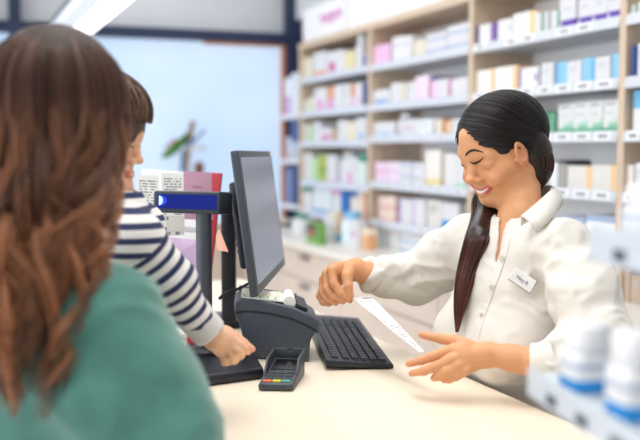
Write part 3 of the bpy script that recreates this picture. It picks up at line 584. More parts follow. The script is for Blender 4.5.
# --- keyboard
kfl, kfr, knr, knl = hit_z(318, 313, CZ+.024), hit_z(346, 313, CZ+.024), hit_z(393, 358, CZ+.022), hit_z(326, 361, CZ+.022)
kb = thing('keyboard', 'black computer keyboard beside the receipt printer', 'keyboard', (kfl+kfr+knr+knl)/4*np.array([1, 1, 0])+UP*CZ)
kl = nrm((kfl+kfr)/2-(knl+knr)/2); kw = nrm((knr-knl)-kl*((knr-knl)@kl)); kc0 = (knl+knr)/2
KL = np.linalg.norm((kfl+kfr)/2-(knl+knr)/2); KW = np.linalg.norm(knr-knl)
def kp(u, v, z): return np.array([*(kc0+kl*u*KL+kw*(v-.5)*KW)[:2], CZ+z+(.016-.012*v)])   # v: 0 printer side (back, raised) .. 1 pharmacist side
MB().hexa([kp(0, 0, -.008), kp(1, 0, -.008), kp(1, 1, -.003), kp(0, 1, -.003), kp(0, 0, .008), kp(1, 0, .008), kp(1, 1, .006), kp(0, 1, .006)], M_blk2, .003, 3).build('base', kb, auto=35)
for u in (.08, .92): MB().hexa([kp(u-.03, .03, -.0152), kp(u+.03, .03, -.0152), kp(u+.03, .12, -.0142), kp(u-.03, .12, -.0142), kp(u-.03, .03, -.006), kp(u+.03, .03, -.006), kp(u+.03, .12, -.006), kp(u-.03, .12, -.006)], M_blk2).build('foot', kb)
for r in range(6):
    v0 = .10+r*.135+(.03 if r else 0); x = .03
    widths = [.042]*20
    if r == 5: widths = [.06, .05, .05, .27, .05, .05, .06]+[.042]*6
    u = .025; k = 0
    while u < .95 and k < len(widths):
        wdt = widths[k]; u1 = u+wdt
        if abs(u-.655) < .021 and r != 5: u += .018; u1 = u+wdt
        if u1 > .98: break
        MB().hexa([kp(a, bb, z) for z, i in ((.006, 0), (.0125, .004)) for a, bb in ((u+.003+i, v0+i), (u1-.003-i, v0+i), (u1-.003-i, v0+.105-i*3), (u+.003+i, v0+.105-i*3))], M_key).build('key', kb)
        u = u1; k += 1
# --- leaflet rack
M_red = pm('red_board', (176, 40, 58), .45, var=.04)
M_clear = pm('clear_acrylic', (226, 236, 236), .12, var=.01, alpha=.45, spec=.6)
M_lilac = pm('lilac_paper', (206, 178, 214), .5, var=.05, scale=12); M_pinkp = pm('pink_paper', (220, 170, 196), .5, var=.05, scale=12)
rk0 = hit_z(196, 358, CZ+.001)+FH*.14
def rp(px, py, d): return P(px, py, d)
rack = thing('leaflet_rack', 'tiered leaflet rack with red side board behind the pole display', 'rack', (rk0[0]-.05, rk0[1]+.05, CZ))
top2 = P(222, 173, 2.26); top1 = P(211.5, 172.5, 2.26)
MB().prism([hit_z(181, 357, CZ+.0012)+FH*.06, hit_z(199, 357, CZ+.0012)+FH*.06, top2, top1], nrm(F)*.012+R*.001, M_red, .002).build('side_board', rack)
bt = hit_z(150, 352, CZ+.002)+FH*.22; bt2 = hit_z(192, 352, CZ+.002)+FH*.22
MB().prism([bt, bt2, P(212, 174, 2.34), P(141, 169, 2.34)], F*.008, M_white, .002).build('back_board', rack)
for y0, dd in ((228, 2.16), (262, 2.10), (292, 2.06)):
    l = P(150, y0, dd); r_ = P(205, y0+6, dd+.03)
    MB().slab([l, r_, r_+F*.10, l+F*.10], UP*.004, M_clear).build('tray', rack)
    MB().slab([l, r_, r_+UP*.012, l+UP*.012], F*.003, M_clear).build('tray_lip', rack)
MB().box(np.minimum.reduce([bt, bt2])-[.0, .06, 0]+[0, 0, -.0012], np.maximum.reduce([bt, bt2])+[.03, .0, .012], M_white, .002).build('base', rack)
M_txt = pm('page_text', (140, 142, 146), .6)
def page(name, q, label, cat, m, rows, cols=1, thick=.0015, group=None, mg=.1, dens=.78, inkm=None):
    """a leaf: q = bottom-left, bottom-right, top-right, top-left"""
    nn = nrm(np.cross(q[1]-q[0], q[3]-q[0])); nn = nn if nn@F < 0 else -nn
    mb = MB().slab(q, -nn*thick, m)
    rg = random.Random(len(name)+rows)
    for r in range(rows):
        v = 1-mg-(1-2*mg)*r/max(1, rows-1)*.98
        u = mg
        while u < 1-mg-.05:
            w_ = min(rg.uniform(.04, .13), 1-mg-u); h_ = .22/rows*(1-2*mg)
            if rg.random() < dens: mb.add([inq(q, u, v-h_)+nn*.0004, inq(q, u+w_*.86, v-h_)+nn*.0004, inq(q, u+w_*.86, v+h_)+nn*.0004, inq(q, u, v+h_)+nn*.0004], [[0, 1, 2, 3]], inkm or M_txt)
            u += w_
    o = mb.build(name, loc=q[0]); return tag(o, label, cat, group)
page('booklet_page', [P(139, 232, 2.06), P(159, 233, 2.08), P(158.5, 176, 2.10), P(137, 175, 2.08)], 'white printed text leaflet nearest the child in the rack', 'leaflet', M_paper, 17)
page('booklet_page', [P(162.5, 232, 2.09), P(184.5, 232, 2.11), P(183.5, 173, 2.13), P(161.5, 173, 2.11)], 'white printed text leaflet left of the pink leaflet', 'leaflet', M_paper, 18)
page('pink_leaflet', [P(184, 219, 2.16), P(213, 220, 2.20), P(211.5, 172.5, 2.22), P(183, 171, 2.18)], 'pink leaflet with darker dotted circle beside the red board', 'leaflet', M_pinkp, 4, mg=.32, dens=.9, inkm=pm('rose_ink', (186, 130, 162), .6))
page('lilac_leaflet', [P(166, 262, 2.06), P(200, 272, 2.08), P(199, 240, 2.12), P(163, 237, 2.10)], 'lilac leaflet on the lower tray of the rack', 'leaflet', M_lilac, 2, mg=.3, dens=.2)
page('small_card', [P(163, 236, 2.05), P(184.5, 235, 2.07), P(184.5, 216.5, 2.075), P(162.5, 216.5, 2.055)], 'small blank white card under the pole display', 'card', pm('card_paper', (236, 234, 226), .6), 2, dens=.2)
o = MB().prism([P(216, 236, 2.10), P(219, 228, 2.10), P(228.5, 252, 2.06), P(217, 250, 2.08)], F*.0015, pm('peach_paper', (238, 176, 150), .55)).build('paper_flag', loc=P(219, 240, 2.1)); tag(o, 'peach paper flag sticking out from the red board', 'paper')
# --- ornament on the window sill
oc = hit_y(190, 200, YW-.09); oc[2] = .986
orn = thing('window_ornament', 'wooden bird-like ornament with green leaf on the window sill', 'ornament', oc)
od = float((oc-CAM)@F)
M_dw = pm('driftwood', (172, 152, 136), .7, var=.12, scale=30); M_bird = pm('blue_twig', (92, 130, 176), .6); M_leaf = pm('green_leaf', (84, 140, 46), .5, var=.12, scale=20); M_brn = pm('brown_wood', (138, 90, 66), .6, var=.1)
V, Fc = lathe([(.05, 0), (.05, .02), (.02, .04)], oc, 20); MB().add(V, Fc, M_brn).build('stand', orn, auto=40)
MB().tube(spline([oc+UP*.03, P(188, 180, od), P(187, 160, od), P(189, 140, od), P(193, 121, od)], 20), [.016]*10+[.022]*10, M_dw, 10).build('post', orn, smooth=True)
MB().tube([P(186, 147, od-.02), P(206, 148, od-.02)], [.012, .009], pm('bleached_wood', (214, 208, 200), .6), 8).build('crosspiece', orn, smooth=True)
MB().tube(spline([P(186, 146, od-.02), P(196, 139, od-.02), P(205, 130, od-.02)], 10), [.014]*5+[.009]*5, M_bird, 8).build('twig', orn, smooth=True)
MB().tube([P(183, 150, od-.01), P(182, 172, od-.01)], [.012, .014], M_bird, 8).build('twig', orn, smooth=True)
lc = [P(x, y, od-.04) for x, y in ((161.5, 157), (166, 155), (174, 149), (182, 141), (188, 133))]
V, Fc = tube(spline(lc, 24), np.sin(np.linspace(.15, np.pi-.3, 24))*.048+.004, 12, .4); MB().add(V, Fc, M_leaf).build('leaf', orn, smooth=True)
MB().tube([P(165, 148, od-.03), P(176, 139, od-.03)], [.008, .012], pm('rose_petal', (206, 130, 170), .6), 8).build('petal', orn, smooth=True)
f = Fld(P(199, 168, od)-.1, P(199, 168, od)+.1, .006); f.ell(P(199, 168, od), (.035, .03, .045)); V, Q = f.mesh(1); link_mesh('seed_pod', V, Q, M_brn, orn, smooth=True)
MB().tube([P(199, 174, od), P(196, 196, od), oc+UP*.03], [.008]*3, M_brn, 8).build('stem', orn, smooth=True)
# --- acrylic goods stand at the near right
M_acr = pm('frosted_acrylic', (222, 231, 241), .35, var=.01, alpha=.7)
dl = P(530, 380, 1.08); du = nrm(-FH+R*.16); dn = nrm(np.cross(UP, du)); dn = dn if dn@R > 0 else -dn      # dn points back, to the right
stn = thing('display_stand', 'blurred two tier acrylic price stand at the right edge', 'stand', hit_z(800, 500, CZ)*0+np.array([*(dl+du*.62+dn*.10)[:2], CZ]))
SL = .62
def st(u, v, z): return np.array([*(dl+du*u+dn*v)[:2], z])
zl = dl[2]; zu = P(592, 240, 1.03)[2]; vu = .0
ul = P(592, 240, 1.0); uu0 = float((ul-dl)@du); vv0 = float((ul-dl)@dn)
for (u0, v0, z, hh, nmz) in ((0, 0, zl, .016, 'lower'), (uu0, vv0, zu, .0185, 'upper')):
    tr = MB().slab([st(u0, v0+.0005, z+.003), st(SL, v0+.0005, z+.003), st(SL, v0+.10, z+.003), st(u0, v0+.10, z+.003)], UP*.005, M_acr).build('shelf', stn)
    rl = MB().slab([st(u0, v0-.003, z-hh), st(SL, v0-.003, z-hh), st(SL, v0-.003, z+hh), st(u0, v0-.003, z+hh)], dn*.003, M_acr).build('price_strip', tr)
    for k in range(5):
        uu = (.055+.075*k if nmz == 'lower' else uu0+.055+.09*k); zz = z-.006
        if uu > SL-.03: break
        lb = MB()
        for q_ in range(4): lb.slab([st(uu+.007*q_, v0-.0036, zz-.0055), st(uu+.007*q_+.0058, v0-.0036, zz-.0055), st(uu+.007*q_+.0058, v0-.0036, zz+.0055), st(uu+.007*q_, v0-.0036, zz+.0055)], dn*.0005, pm('barcode_ink', (76, 84, 106), .6))
        lb.build('price_label', rl)
pc = st(SL-.05, .14, CZ); vmax = vv0+.10
for uu in (SL-.03,):
    for v in (.012, .088): MB().cyl(st(uu, v, CZ+.001), st(uu, v, zl+.0028), .006, M_steel, sides=10).build('support_post', stn, smooth=True)
    for v in (vv0+.012, vv0+.088): MB().cyl(st(uu, v, CZ+.001 if v < .3 else CZ+.001), st(uu, v, zu+.0028), .006, M_steel, sides=10).build('support_post', stn, smooth=True)
# jars with blue base bands on it
M_jar = pm('white_jar', (240, 241, 244), .35); M_jb = pm('jar_blue', (36, 148, 220), .4); M_jg = pm('jar_print', (190, 198, 214), .5)
def sqlathe(prof, c, ux, uy, n=32, p=4.0):
    """rounded-square sections (half size, height)"""
    V = []
    for r, h in prof:
        for j in range(n):
            t = 2*math.pi*j/n; cx_, sx_ = math.cos(t), math.sin(t); k = (abs(cx_)**p+abs(sx_)**p)**(-1/p)
            V.append(c+ux*(r*k*cx_)+uy*(r*k*sx_)+UP*h)
    Fc = [[i*n+j, i*n+(j+1) % n, (i+1)*n+(j+1) % n, (i+1)*n+j] for i in range(len(prof)-1) for j in range(n)]
    return V, Fc+[list(range(n))[::-1], [(len(prof)-1)*n+j for j in range(n)]]
def square_jar(px, top, d, z0, half, label, band=True):
    c = P(px, 300, d); c = np.array([c[0], c[1], z0]); h = P(px, top, d)[2]-z0
    rt = thing('pill_bottle', label, 'bottle', c, 'white bottles on the near stand')
    V, Fc = sqlathe([(half*.96, 0), (half, .002), (half, h*.52), (half*.95, h*.58), (half*.74, h*.63), (half*.74, h*.64)], c, du, dn); MB().add(V, Fc, M_jar).build('bottle_body', rt, auto=40)
    V, Fc = sqlathe([(half*.88, h*.64), (half*.93, h*.66), (half*.93, h*.95), (half*.84, h)], c, du, dn, p=2.4); MB().add(V, Fc, M_jar).build('lid', rt, auto=40)
    if band:
        V, Fc = sqlathe([(half*1.008, h*.02), (half*1.008, h*.21)], c, du, dn); MB().add(V, Fc[:-2], M_jb).build('label_band', rt, auto=40)
    V, Fc = sqlathe([(half*1.006, h*.38), (half*1.006, h*.46)], c, du, dn); MB().add(V, Fc[:-2], M_jg).build('printed_line', rt, auto=40)
    return rt
jd1, jd2 = 1.0, .89
square_jar(589, 324, jd1, zl+.0082, .026, 'blurred white bottle with blue base, left of two on the lower stand')
square_jar(640, 332, jd2, zl+.0082, .026, 'blurred white bottle with blue base, right one on the lower stand')
square_jar(650, 185, .97, zu+.0082, .027, 'blurred white bottle standing on the upper stand shelf', band=False)
# ================================================================== people
M_skin = pm('skin', (225, 170, 135), .5, var=.025, scale=60, attr='Col', sss=.12, spec=.35)
M_hairD = pm('dark_hair', (30, 22, 20), .30, var=.22, scale=18, attr='Col', stretch=(10, 10, .6), spec=.5)
M_hairB = pm('brown_hair', (120, 72, 46), .42, var=.15, scale=14, attr='Col', stretch=(6, 6, .6), spec=.4)
SK1 = lin((229, 168, 124)); SK2 = lin((236, 182, 144)); SK3 = lin((240, 190, 156))
def mixc(c, t, w): w = np.clip(w, 0, 1)[:, None]; return c*(1-w)+np.asarray(t)*w
def gauss(V, c, r): return np.exp(-(((V-np.asarray(c))/np.asarray(r))**2).sum(1))
def make_head(neck, neck_r, base, h=.0021, smile=True, child=False, lipc=(204, 102, 90), browc=None):
    """local frame: x her left, y forward, z up; eye level at z=0. Returns V,Q,colours"""
    f = Fld((-.105, -.13, min(-.17, neck[2]-.03)), (.105, .14, .135), h)
    f.ell((0, -.012, .03), (.074, .096, .084), 0)
    f.ell((0, .022, -.005), (.064, .066, .088), .02)
    f.ell((0, .034, -.062), (.048, .049, .045), .02)
    for s in (-1, 1):
        f.cone((s*.052, -.002, -.055), (s*.014, .066, -.099), .017, .014, .03)
        f.ell((s*.037, .056, -.034), (.024, .022, .022), .014)
        f.ell((s*.047, .036, -.020), (.020, .022, .018), .016)
    f.ell((0, .074, -.098), (.017, .014, .014), .016)
    f.cone((-.04, .066, .017), (.04, .066, .017), .013, .013, .014); f.cone((0, .076, .02), (0, .07, .055), .02, .02, .02)
    for s in (-1, 1): f.ell((s*.031, .099, -.004), (.020, .018, .0125), .018, sub=True)
    for s in (-1, 1): f.ell((s*.031, .0715, -.0035), (.0175, .0125, .0118), .006)
    f.chain([(0, .080, .006), (0, .089, -.012), (0, .098, -.030)], [.0075, .008, .0095], .010)
    f.ell((0, .1005, -.033), (.0108, .010, .0088), .006)
    for s in (-1, 1):
        f.ell((s*.0130, .091, -.0375), (.0078, .0095, .0075), .005)
        f.ell((s*.0065, .097, -.0430), (.0035, .0045, .0028), .002, sub=True)
    def sy(x, z):                                     # the skin's y in front of a point (x, z)
        i = int(round((x-f.lo[0])/h)); k = int(round((z-f.lo[2])/h)); col = f.D[i, :, k]; j = np.nonzero(col < 0)[0]
        if not len(j): return .06
        j = j[-1]; t = col[j]/(col[j]-col[j+1]); return f.lo[1]+h*(j+t)
    if smile:
        f.ell((0, .060, -.066), (.036, .026, .022), .014)
        ux = np.linspace(-1, 1, 11); hw, zc, ris = .0335, -.0655, .0125
        uz = [zc+ris*x*x for x in ux]; lz_ = [zc-.0125+(ris+.0125)*x*x for x in ux]
        up = [(x*hw, sy(x*hw, z), z) for x, z in zip(ux, uz)]; lo = [(x*hw, sy(x*hw, z), z) for x, z in zip(ux, lz_)]
        mid = [((a_[0]+b_[0])/2, (a_[1]+b_[1])/2, (a_[2]+b_[2])/2) for a_, b_ in zip(up, lo)]
        f.chain(mid, [.001, .0025, .004, .005, .0056, .0058, .0056, .005, .004, .0025, .001], .002, sub=True)
        te = [(p[0]*.92, p[1]-.0052, p[2]+.0006) for p in mid]; f.chain(te[1:-1], [.003, .004, .005, .0055, .0057, .0055, .005, .004, .003], 0)
        off = lambda L, d, dz: [(p[0], p[1]+d, p[2]+dz) for p in L]
        f.chain(off(up, -.0004, .0008), [.0018, .0026, .0034, .0038, .004, .0038, .004, .0038, .0034, .0026, .0018], .003); f.chain(off(lo, .0002, -.0012), [.0018, .003, .004, .0048, .0052, .0053, .0052, .0048, .004, .003, .0018], .003)
        for s in (-1, 1): f.ell((s*.041, sy(s*.041, -.046), -.046), (.012, .008, .014), .014)
        lipx = (up, lo, mid)
    else:
        f.ell((0, .066, -.07), (.026, .018, .018), .012); ux = np.linspace(-1, 1, 9)
        up = [(x*.019, sy(x*.019, -.066), -.066) for x in ux]; lo = [(x*.017, sy(x*.017, -.0745), -.0745) for x in ux]
        f.chain(up, [.0025, .0035, .0042, .0048, .005, .0048, .0042, .0035, .0025], .003); f.chain(lo, [.003, .004, .005, .0055, .006, .0055, .005, .004, .003], .003); lipx = (up, lo, None)
    for s in (-1, 1):
        e = nrm((s*.95, -.30, 0)); t = nrm((s*.35, .94, 0)); ax = (e, nrm((.0, .18, .98)), np.cross(e, nrm((0, .18, .98))))
        f.ell((s*.074, .013, -.004), (.0075, .031, .0185), .005, ax=ax); f.ell((s*.081, .017, .001), (.008, .019, .010), .003, ax=ax, sub=True)
        f.ell((s*.0740, .024, -.012), (.006, .008, .005), .003)
    f.cone((0, -.034, -.045), neck, neck_r*1.0, neck_r, .018)
    V, Q = f.mesh(1)
    C = np.tile(base, (len(V), 1))
    for s in (-1, 1): C = mixc(C, lin((232, 138, 112)), .35*gauss(V, (s*.042, .06, -.036), (.022, .03, .018)))
    C = mixc(C, lin((232, 150, 118)), .35*gauss(V, (0, .11, -.04), (.014, .012, .012)))
    for s in (-1, 1): C = mixc(C, lin((226, 130, 104)), .4*gauss(V, (s*.08, -.01, -.01), (.012, .03, .04)))
    lip = lin(lipc)
    for L, lr in zip(lipx[:2], (.0051, .0063)):
        Ld = spline(L, 40); d = np.min(np.linalg.norm(V[:, None, :]-Ld[None, ::2], axis=2), axis=1); C = mixc(C, lip, np.clip((lr-d)/.0010, 0, 1)*(np.abs(V[:, 0]) < .037))
    if lipx[2]:
        Ld = spline(lipx[2], 40)-np.array([0, .0045, 0]); d = np.min(np.linalg.norm((V[:, None, :]-Ld[None, ::2])*np.array([1, 1, 1.0]), axis=2), axis=1)
        upl = spline(lipx[0], 40); lol = spline(lipx[1], 40)
        # inside the mouth: between the lips' inner edges
        zu_ = np.interp(V[:, 0], upl[:, 0], upl[:, 2])-.0018; zl_ = np.interp(V[:, 0], lol[:, 0], lol[:, 2])+.0026
        m = (np.abs(V[:, 0]) < .029) & (V[:, 2] < zu_) & (V[:, 2] > zl_) & (V[:, 1] > .045); C[m] = lin((250, 246, 240))
    # eyes: lids, lash line, a sliver of white
    for s in (-1, 1):
        d = np.linalg.norm((V-np.array([s*.031, .080, -.004]))*np.array([1, 1, 1.25]), axis=1)
        if child:
            u = (V[:, 0]-s*.031)/.013; zl_ = -.0105+.004*u*u; m = (np.abs(u) < 1) & (V[:, 2] > zl_) & (V[:, 2] < -.001-.005*u*u) & (V[:, 1] > .07)
            C[m] = lin((235, 228, 222)); m2 = m & (np.abs(V[:, 0]-s*.031+.000) < .0062); C[m2] = lin((52, 34, 26))
        C = mixc(C, lin((190, 124, 100)), .45*np.clip(1-d/.016, 0, 1)*(V[:, 2] > -.006))
    V = V.copy(); V[:, 2] = np.where(V[:, 2] < 0, V[:, 2]*np.interp(-V[:, 2], [0, .11, .20], [.835, .835, 1.0]), V[:, 2])
    if smile: V[:, 1] -= np.interp(-V[:, 2], [.028, .06, .10], [0, .0065, .0065])*(V[:, 1] > -.02)*np.clip((V[:, 1]+.02)/.05, 0, 1)
    V[:, 1] = np.where(V[:, 1] > .04, .04+(V[:, 1]-.04)*.90, V[:, 1])
    return V, Q, C, f
def xf(M3, o, V, s=1.0): return np.asarray(o)+s*(V[:, [0]]*M3[0]+V[:, [1]]*M3[1]+V[:, [2]]*M3[2])
def head_axes(theta, phi, roll=0, side=-1):
    """theta: turn towards the viewer from pure profile; side -1 faces the photo's left"""
    th, ph = math.radians(theta), math.radians(phi)
    hor = R*side*math.cos(th)+T*math.sin(th); fw = hor*math.cos(ph)-UP*math.sin(ph); u = hor*math.sin(ph)+UP*math.cos(ph); l = np.cross(u, fw)   # x = left
    if roll: r = math.radians(roll); l, u = l*math.cos(r)+u*math.sin(r), u*math.cos(r)-l*math.sin(r)
    return l, fw, u
def ch(*a): return [P(*p) for p in a]
def hand_arm(chains, palm, arm, h, base, nailtips=True, pad=.03):
    """one surface: arm chain, palm blobs and five finger chains (world points, radii)"""
    pts = [p for c, r in chains for p in c]+[p for p, r in palm]+list(arm[0]); mx = max(arm[1])+pad
    f = Fld(np.min(pts, 0)-mx, np.max(pts, 0)+mx, h)
    f.chain(arm[0], arm[1], .014)
    for i in range(len(palm)-1): pass
    for (a, ra), (b, rb) in [(palm[i], palm[j]) for i, j in PALM_LINKS if i < len(palm) and j < len(palm)]: f.cone(a, b, ra, rb, .010)
    for c, r in chains: f.chain(c, r, .0035)
    V, Q = f.mesh(1); C = np.tile(base, (len(V), 1))
    for c, r in chains:
        d = np.linalg.norm(V-np.asarray(c[-1]), axis=1); C = mixc(C, lin((236, 150, 126)), .5*np.clip(1-d/.016, 0, 1))
        for q in c[1:-1]: C = mixc(C, lin((212, 134, 104)), .28*np.clip(1-np.linalg.norm(V-np.asarray(q), axis=1)/.011, 0, 1))
    return V, Q, C
PALM_LINKS = [(0, 1), (0, 2), (0, 3), (0, 4), (1, 2), (2, 3), (3, 4)]
def folds(V, Q, amp, fr, seed=0.0, mask=None, ridge=True):
    n = vnormals(V, Q); off = Vector((seed, seed*1.7, -seed)); d = np.empty(len(V))
    for i, v in enumerate(V):
        p = Vector((v[0]*fr[0], v[1]*fr[1], v[2]*fr[2]))+off; w = noise.noise_vector(p*.6)
        a = noise.noise(p+w*.9); d[i] = (1-2*abs(a))-.45 if ridge else a
    if mask is not None: d = d*mask
    return V+n*(amp*d)[:, None]
def strands(parent, name, paths, rads, cols, m, sides=4):
    Vs = []; Fs = []; Cs = []; n = 0
    for p, r, c in zip(paths, rads, cols):
        V, Fc = tube(p, r, sides); Vs.append(V); Fs.extend([[i+n for i in f] for f in Fc]); n += len(V)
        c = np.asarray(c); Cs.append(np.repeat(c, sides, axis=0) if c.ndim == 2 else np.tile(c, (len(V), 1)))
    return link_mesh(name, np.concatenate(Vs), Fs, m, parent, smooth=True, cols=np.concatenate(Cs))

# ------------------------------------------------------------------ the pharmacist
hl, hf, hu = head_axes(29, 21); HC = P(501.5, 150, 1.93); HS = .965; H3 = (hl, hf, hu)
def H(x, y, z): return HC+HS*(hl*x+hf*y+hu*z)
NB = P(521, 224, 1.90); S1 = P(563, 252, 1.765); S2 = P(470, 243, 2.03)
bl = nrm((S1-S2)*np.array([1, 1, 0])); bf = nrm(np.cross(bl, UP)); B3 = (bl, bf, UP)
ph = thing('person', 'smiling pharmacist in a white blouse holding out a paper slip', 'person', (NB[0]+.03, NB[1]+.05, 0))
nl = np.array([(NB-HC)@hl, (NB-HC)@hf, (NB-HC)@hu])
hV, hQ, hC, _ = make_head(nl, .045, SK1, h=.0018)
hV = xf(H3, HC, hV)
hb = bvh(hV, hQ)
Cm = (S1+S2)/2
def B(x, y, z): return Cm+bl*x+bf*y+UP*z
tf = Fld(Cm-[.35, .35, 1.55], Cm+[.35, .35, .12], .012)
tf.cone(NB, B(0, 0, -.02), .05, .07, .03); tf.ell(B(0, -.02, -.15), (.13, .068, .17), .04, ax=B3); tf.ell(B(0, -.025, -.36), (.12, .08, .16), .05, ax=B3); tf.ell(B(0, -.075, -.5), (.155, .095, .13), .05, ax=B3)
tf.cone(B(0, 0, -.03), S1-UP*.02, .05, .04, .03); tf.cone(B(0, 0, -.03), S2-UP*.02, .05, .04, .03)
zf = -Cm[2]
for s in (-1, 1): tf.chain([B(s*.08, -.07, -.58), B(s*.08, -.05, -.95), B(s*.08, -.09, zf+.07)], [.075, .05, .032], .03); tf.cone(B(s*.08, -.10, zf+.045), B(s*.09, .04, zf+.04), .038, .03, .02)
tV, tQ = tf.mesh(1)
# chest skin shown by the open collar
cf = Fld(NB-[.14, .14, .2], NB+[.14, .14, .06], .004); cf.cone(NB+UP*.02, NB+bf*.012-UP*.05, .046, .052, .02); cf.ell(B(0, .012, -.08), (.085, .060, .085), .03, ax=B3); cV, cQ = cf.mesh(1)
# near arm and hand (her left)
E1 = P(598, 342, 1.66); W1 = P(490, 354, 1.68)
nchains = [(ch((468, 346, 1.695), (455, 341, 1.71), (441, 338.5, 1.725), (421.5, 335, 1.735)), [.0125, .0115, .0095, .0065]),
 (ch((456, 350, 1.695), (449, 351, 1.695), (433, 356.5, 1.70), (421, 360.5, 1.71), (408.5, 364, 1.72)), [.0115, .0105, .0090, .0080, .0058]),
 (ch((459, 357, 1.685), (452, 359.5, 1.68), (436, 366.5, 1.685), (424, 371, 1.695), (411.5, 373.5, 1.71)), [.0115, .0105, .0092, .0082, .0060]),
 (ch((463, 363, 1.68), (457, 366, 1.675), (446, 372, 1.675), (439, 376, 1.685), (434, 378, 1.70)), [.011, .0102, .0092, .0085, .0066]),
 (ch((469, 367, 1.68), (464, 371, 1.675), (456, 376, 1.675), (449, 378.8, 1.685), (444, 380, 1.70)), [.0105, .0095, .0085, .0080, .0060])]
npalm = [(P(488, 355, 1.685), .0185), (P(466, 348, 1.70), .0145), (P(459, 353, 1.695), .0145), (P(463, 359, 1.69), .0145), (P(470, 364, 1.69), .014)]
narm = ([W1, P(512, 358, 1.672), P(540, 364, 1.655), P(560, 360, 1.655)], [.0195, .0225, .0265, .029])
nV, nQ, nC = hand_arm(nchains, npalm, narm, .0017, SK1)
# far arm and hand (her right)
fchains = [(ch((351, 268, 1.99), (347, 276, 1.975), (348, 286, 1.965), (350.5, 296, 1.965)), [.0130, .0115, .0098, .0070]),
 (ch((338, 267, 1.99), (332, 270.5, 1.985), (333.5, 283, 1.975), (341, 293, 1.97), (350, 300.5, 1.97)), [.0120, .0108, .0095, .0085, .0062]),
 (ch((333, 270, 2.005), (327, 274, 2.0), (327, 288, 1.99), (334, 296.5, 1.98), (343, 301.5, 1.975)), [.0118, .0108, .0096, .0086, .0064]),
 (ch((331, 274, 2.02), (324, 279, 2.015), (322.5, 291.5, 2.005), (328, 299, 1.995), (336, 303, 1.985)), [.0112, .0102, .0092, .0083, .0062]),
 (ch((331, 279, 2.035), (324, 285, 2.03), (320, 296, 2.02), (323, 302, 2.01), (329.5, 304, 2.0)), [.0105, .0095, .0085, .0077, .0058])]
fpalm = [(P(355, 269, 2.03), .0195), (P(338, 269, 1.995), .0145), (P(334, 272, 2.005), .0145), (P(333, 277, 2.02), .0145), (P(335, 281, 2.035), .0135)]
farm = ([P(356, 270, 2.03), P(368, 274, 2.04), P(390, 280, 2.07), P(415, 282, 2.12)], [.021, .0245, .028, .032])
fV, fQ, fC = hand_arm(fchains, fpalm, farm, .0017, SK1)
V, Q, C = join([(hV, hQ, hC), (nV, nQ, nC), (fV, fQ, fC), (tV, tQ, np.tile(SK1, (len(tV), 1))), (cV, cQ, np.tile(SK1, (len(cV), 1)))])
link_mesh('body', V, Q, M_skin, ph, smooth=True, cols=C)
# trousers and shoes under the counter edge
M_trs = pm('dark_trousers', (58, 60, 70), .8, var=.06)
lf = Fld(Cm-[.3, .3, 1.6], Cm+[.3, .3, -.3], .011); lf.ell(B(0, -.075, -.53), (.178, .121, .14), .03, ax=B3)
for s in (-1, 1): lf.chain([B(s*.085, -.07, -.60), B(s*.085, -.05, -.95), B(s*.085, -.09, zf+.09)], [.094, .068, .058], .03)
lf.cut(B(0, 0, -.42), UP); V, Q = lf.mesh(1); link_mesh('trousers', V, Q, M_trs, ph, smooth=True)
for s in (-1, 1):
    sf = Fld(B(s*.085, -.02, zf+.06)-[.2, .2, .09], B(s*.085, -.02, zf+.06)+[.2, .2, .09], .006); sf.cone(B(s*.085, -.10, zf+.052), B(s*.09, .05, zf+.045), .05, .040, .02); sf.cut(np.array([0, 0, .002]), -UP); V, Q = sf.mesh(1); link_mesh('shoe', V, Q, M_white, ph, smooth=True)
# blouse
M_blouse = pm('white_blouse', (229, 225, 217), .75, var=.015, scale=20, bump=.06, bscale=700, sheen=.1)
bf_ = Fld(Cm-[.42, .42, .62], Cm+[.42, .42, .10], .0042)
bf_.ell(B(0, -.005, -.14), (.158, .105, .185), .04, ax=B3)
for s in (-1, 1): bf_.ell(B(s*.072, .068, -.195), (.075, .06, .070), .05, ax=B3)
bf_.ell(B(0, -.040, -.34), (.150, .098, .17), .05, ax=B3); bf_.ell(B(0, -.078, -.53), (.190, .134, .15), .05, ax=B3)
bf_.cone(B(0, -.012, .008), S1+UP*.002, .055, .050, .04); bf_.cone(B(0, -.012, .0), S2+UP*.004, .062, .054, .04)
bf_.cone(NB-UP*.04-bf*.008, NB-UP*.008-bf*.012, .068, .052, .03)
bf_.chain([S1, P(583, 292, 1.71), E1], [.052, .057, .058], .03); bf_.chain([E1, P(572, 357, 1.65), P(552, 363, 1.65)], [.054, .046, .036], .02)
bf_.chain([S2, P(440, 262, 2.09), P(415, 279, 2.12)], [.058, .058, .054], .03); bf_.chain([P(415, 279, 2.12), P(392, 277, 2.085), P(374, 275, 2.05)], [.054, .047, .037], .02)
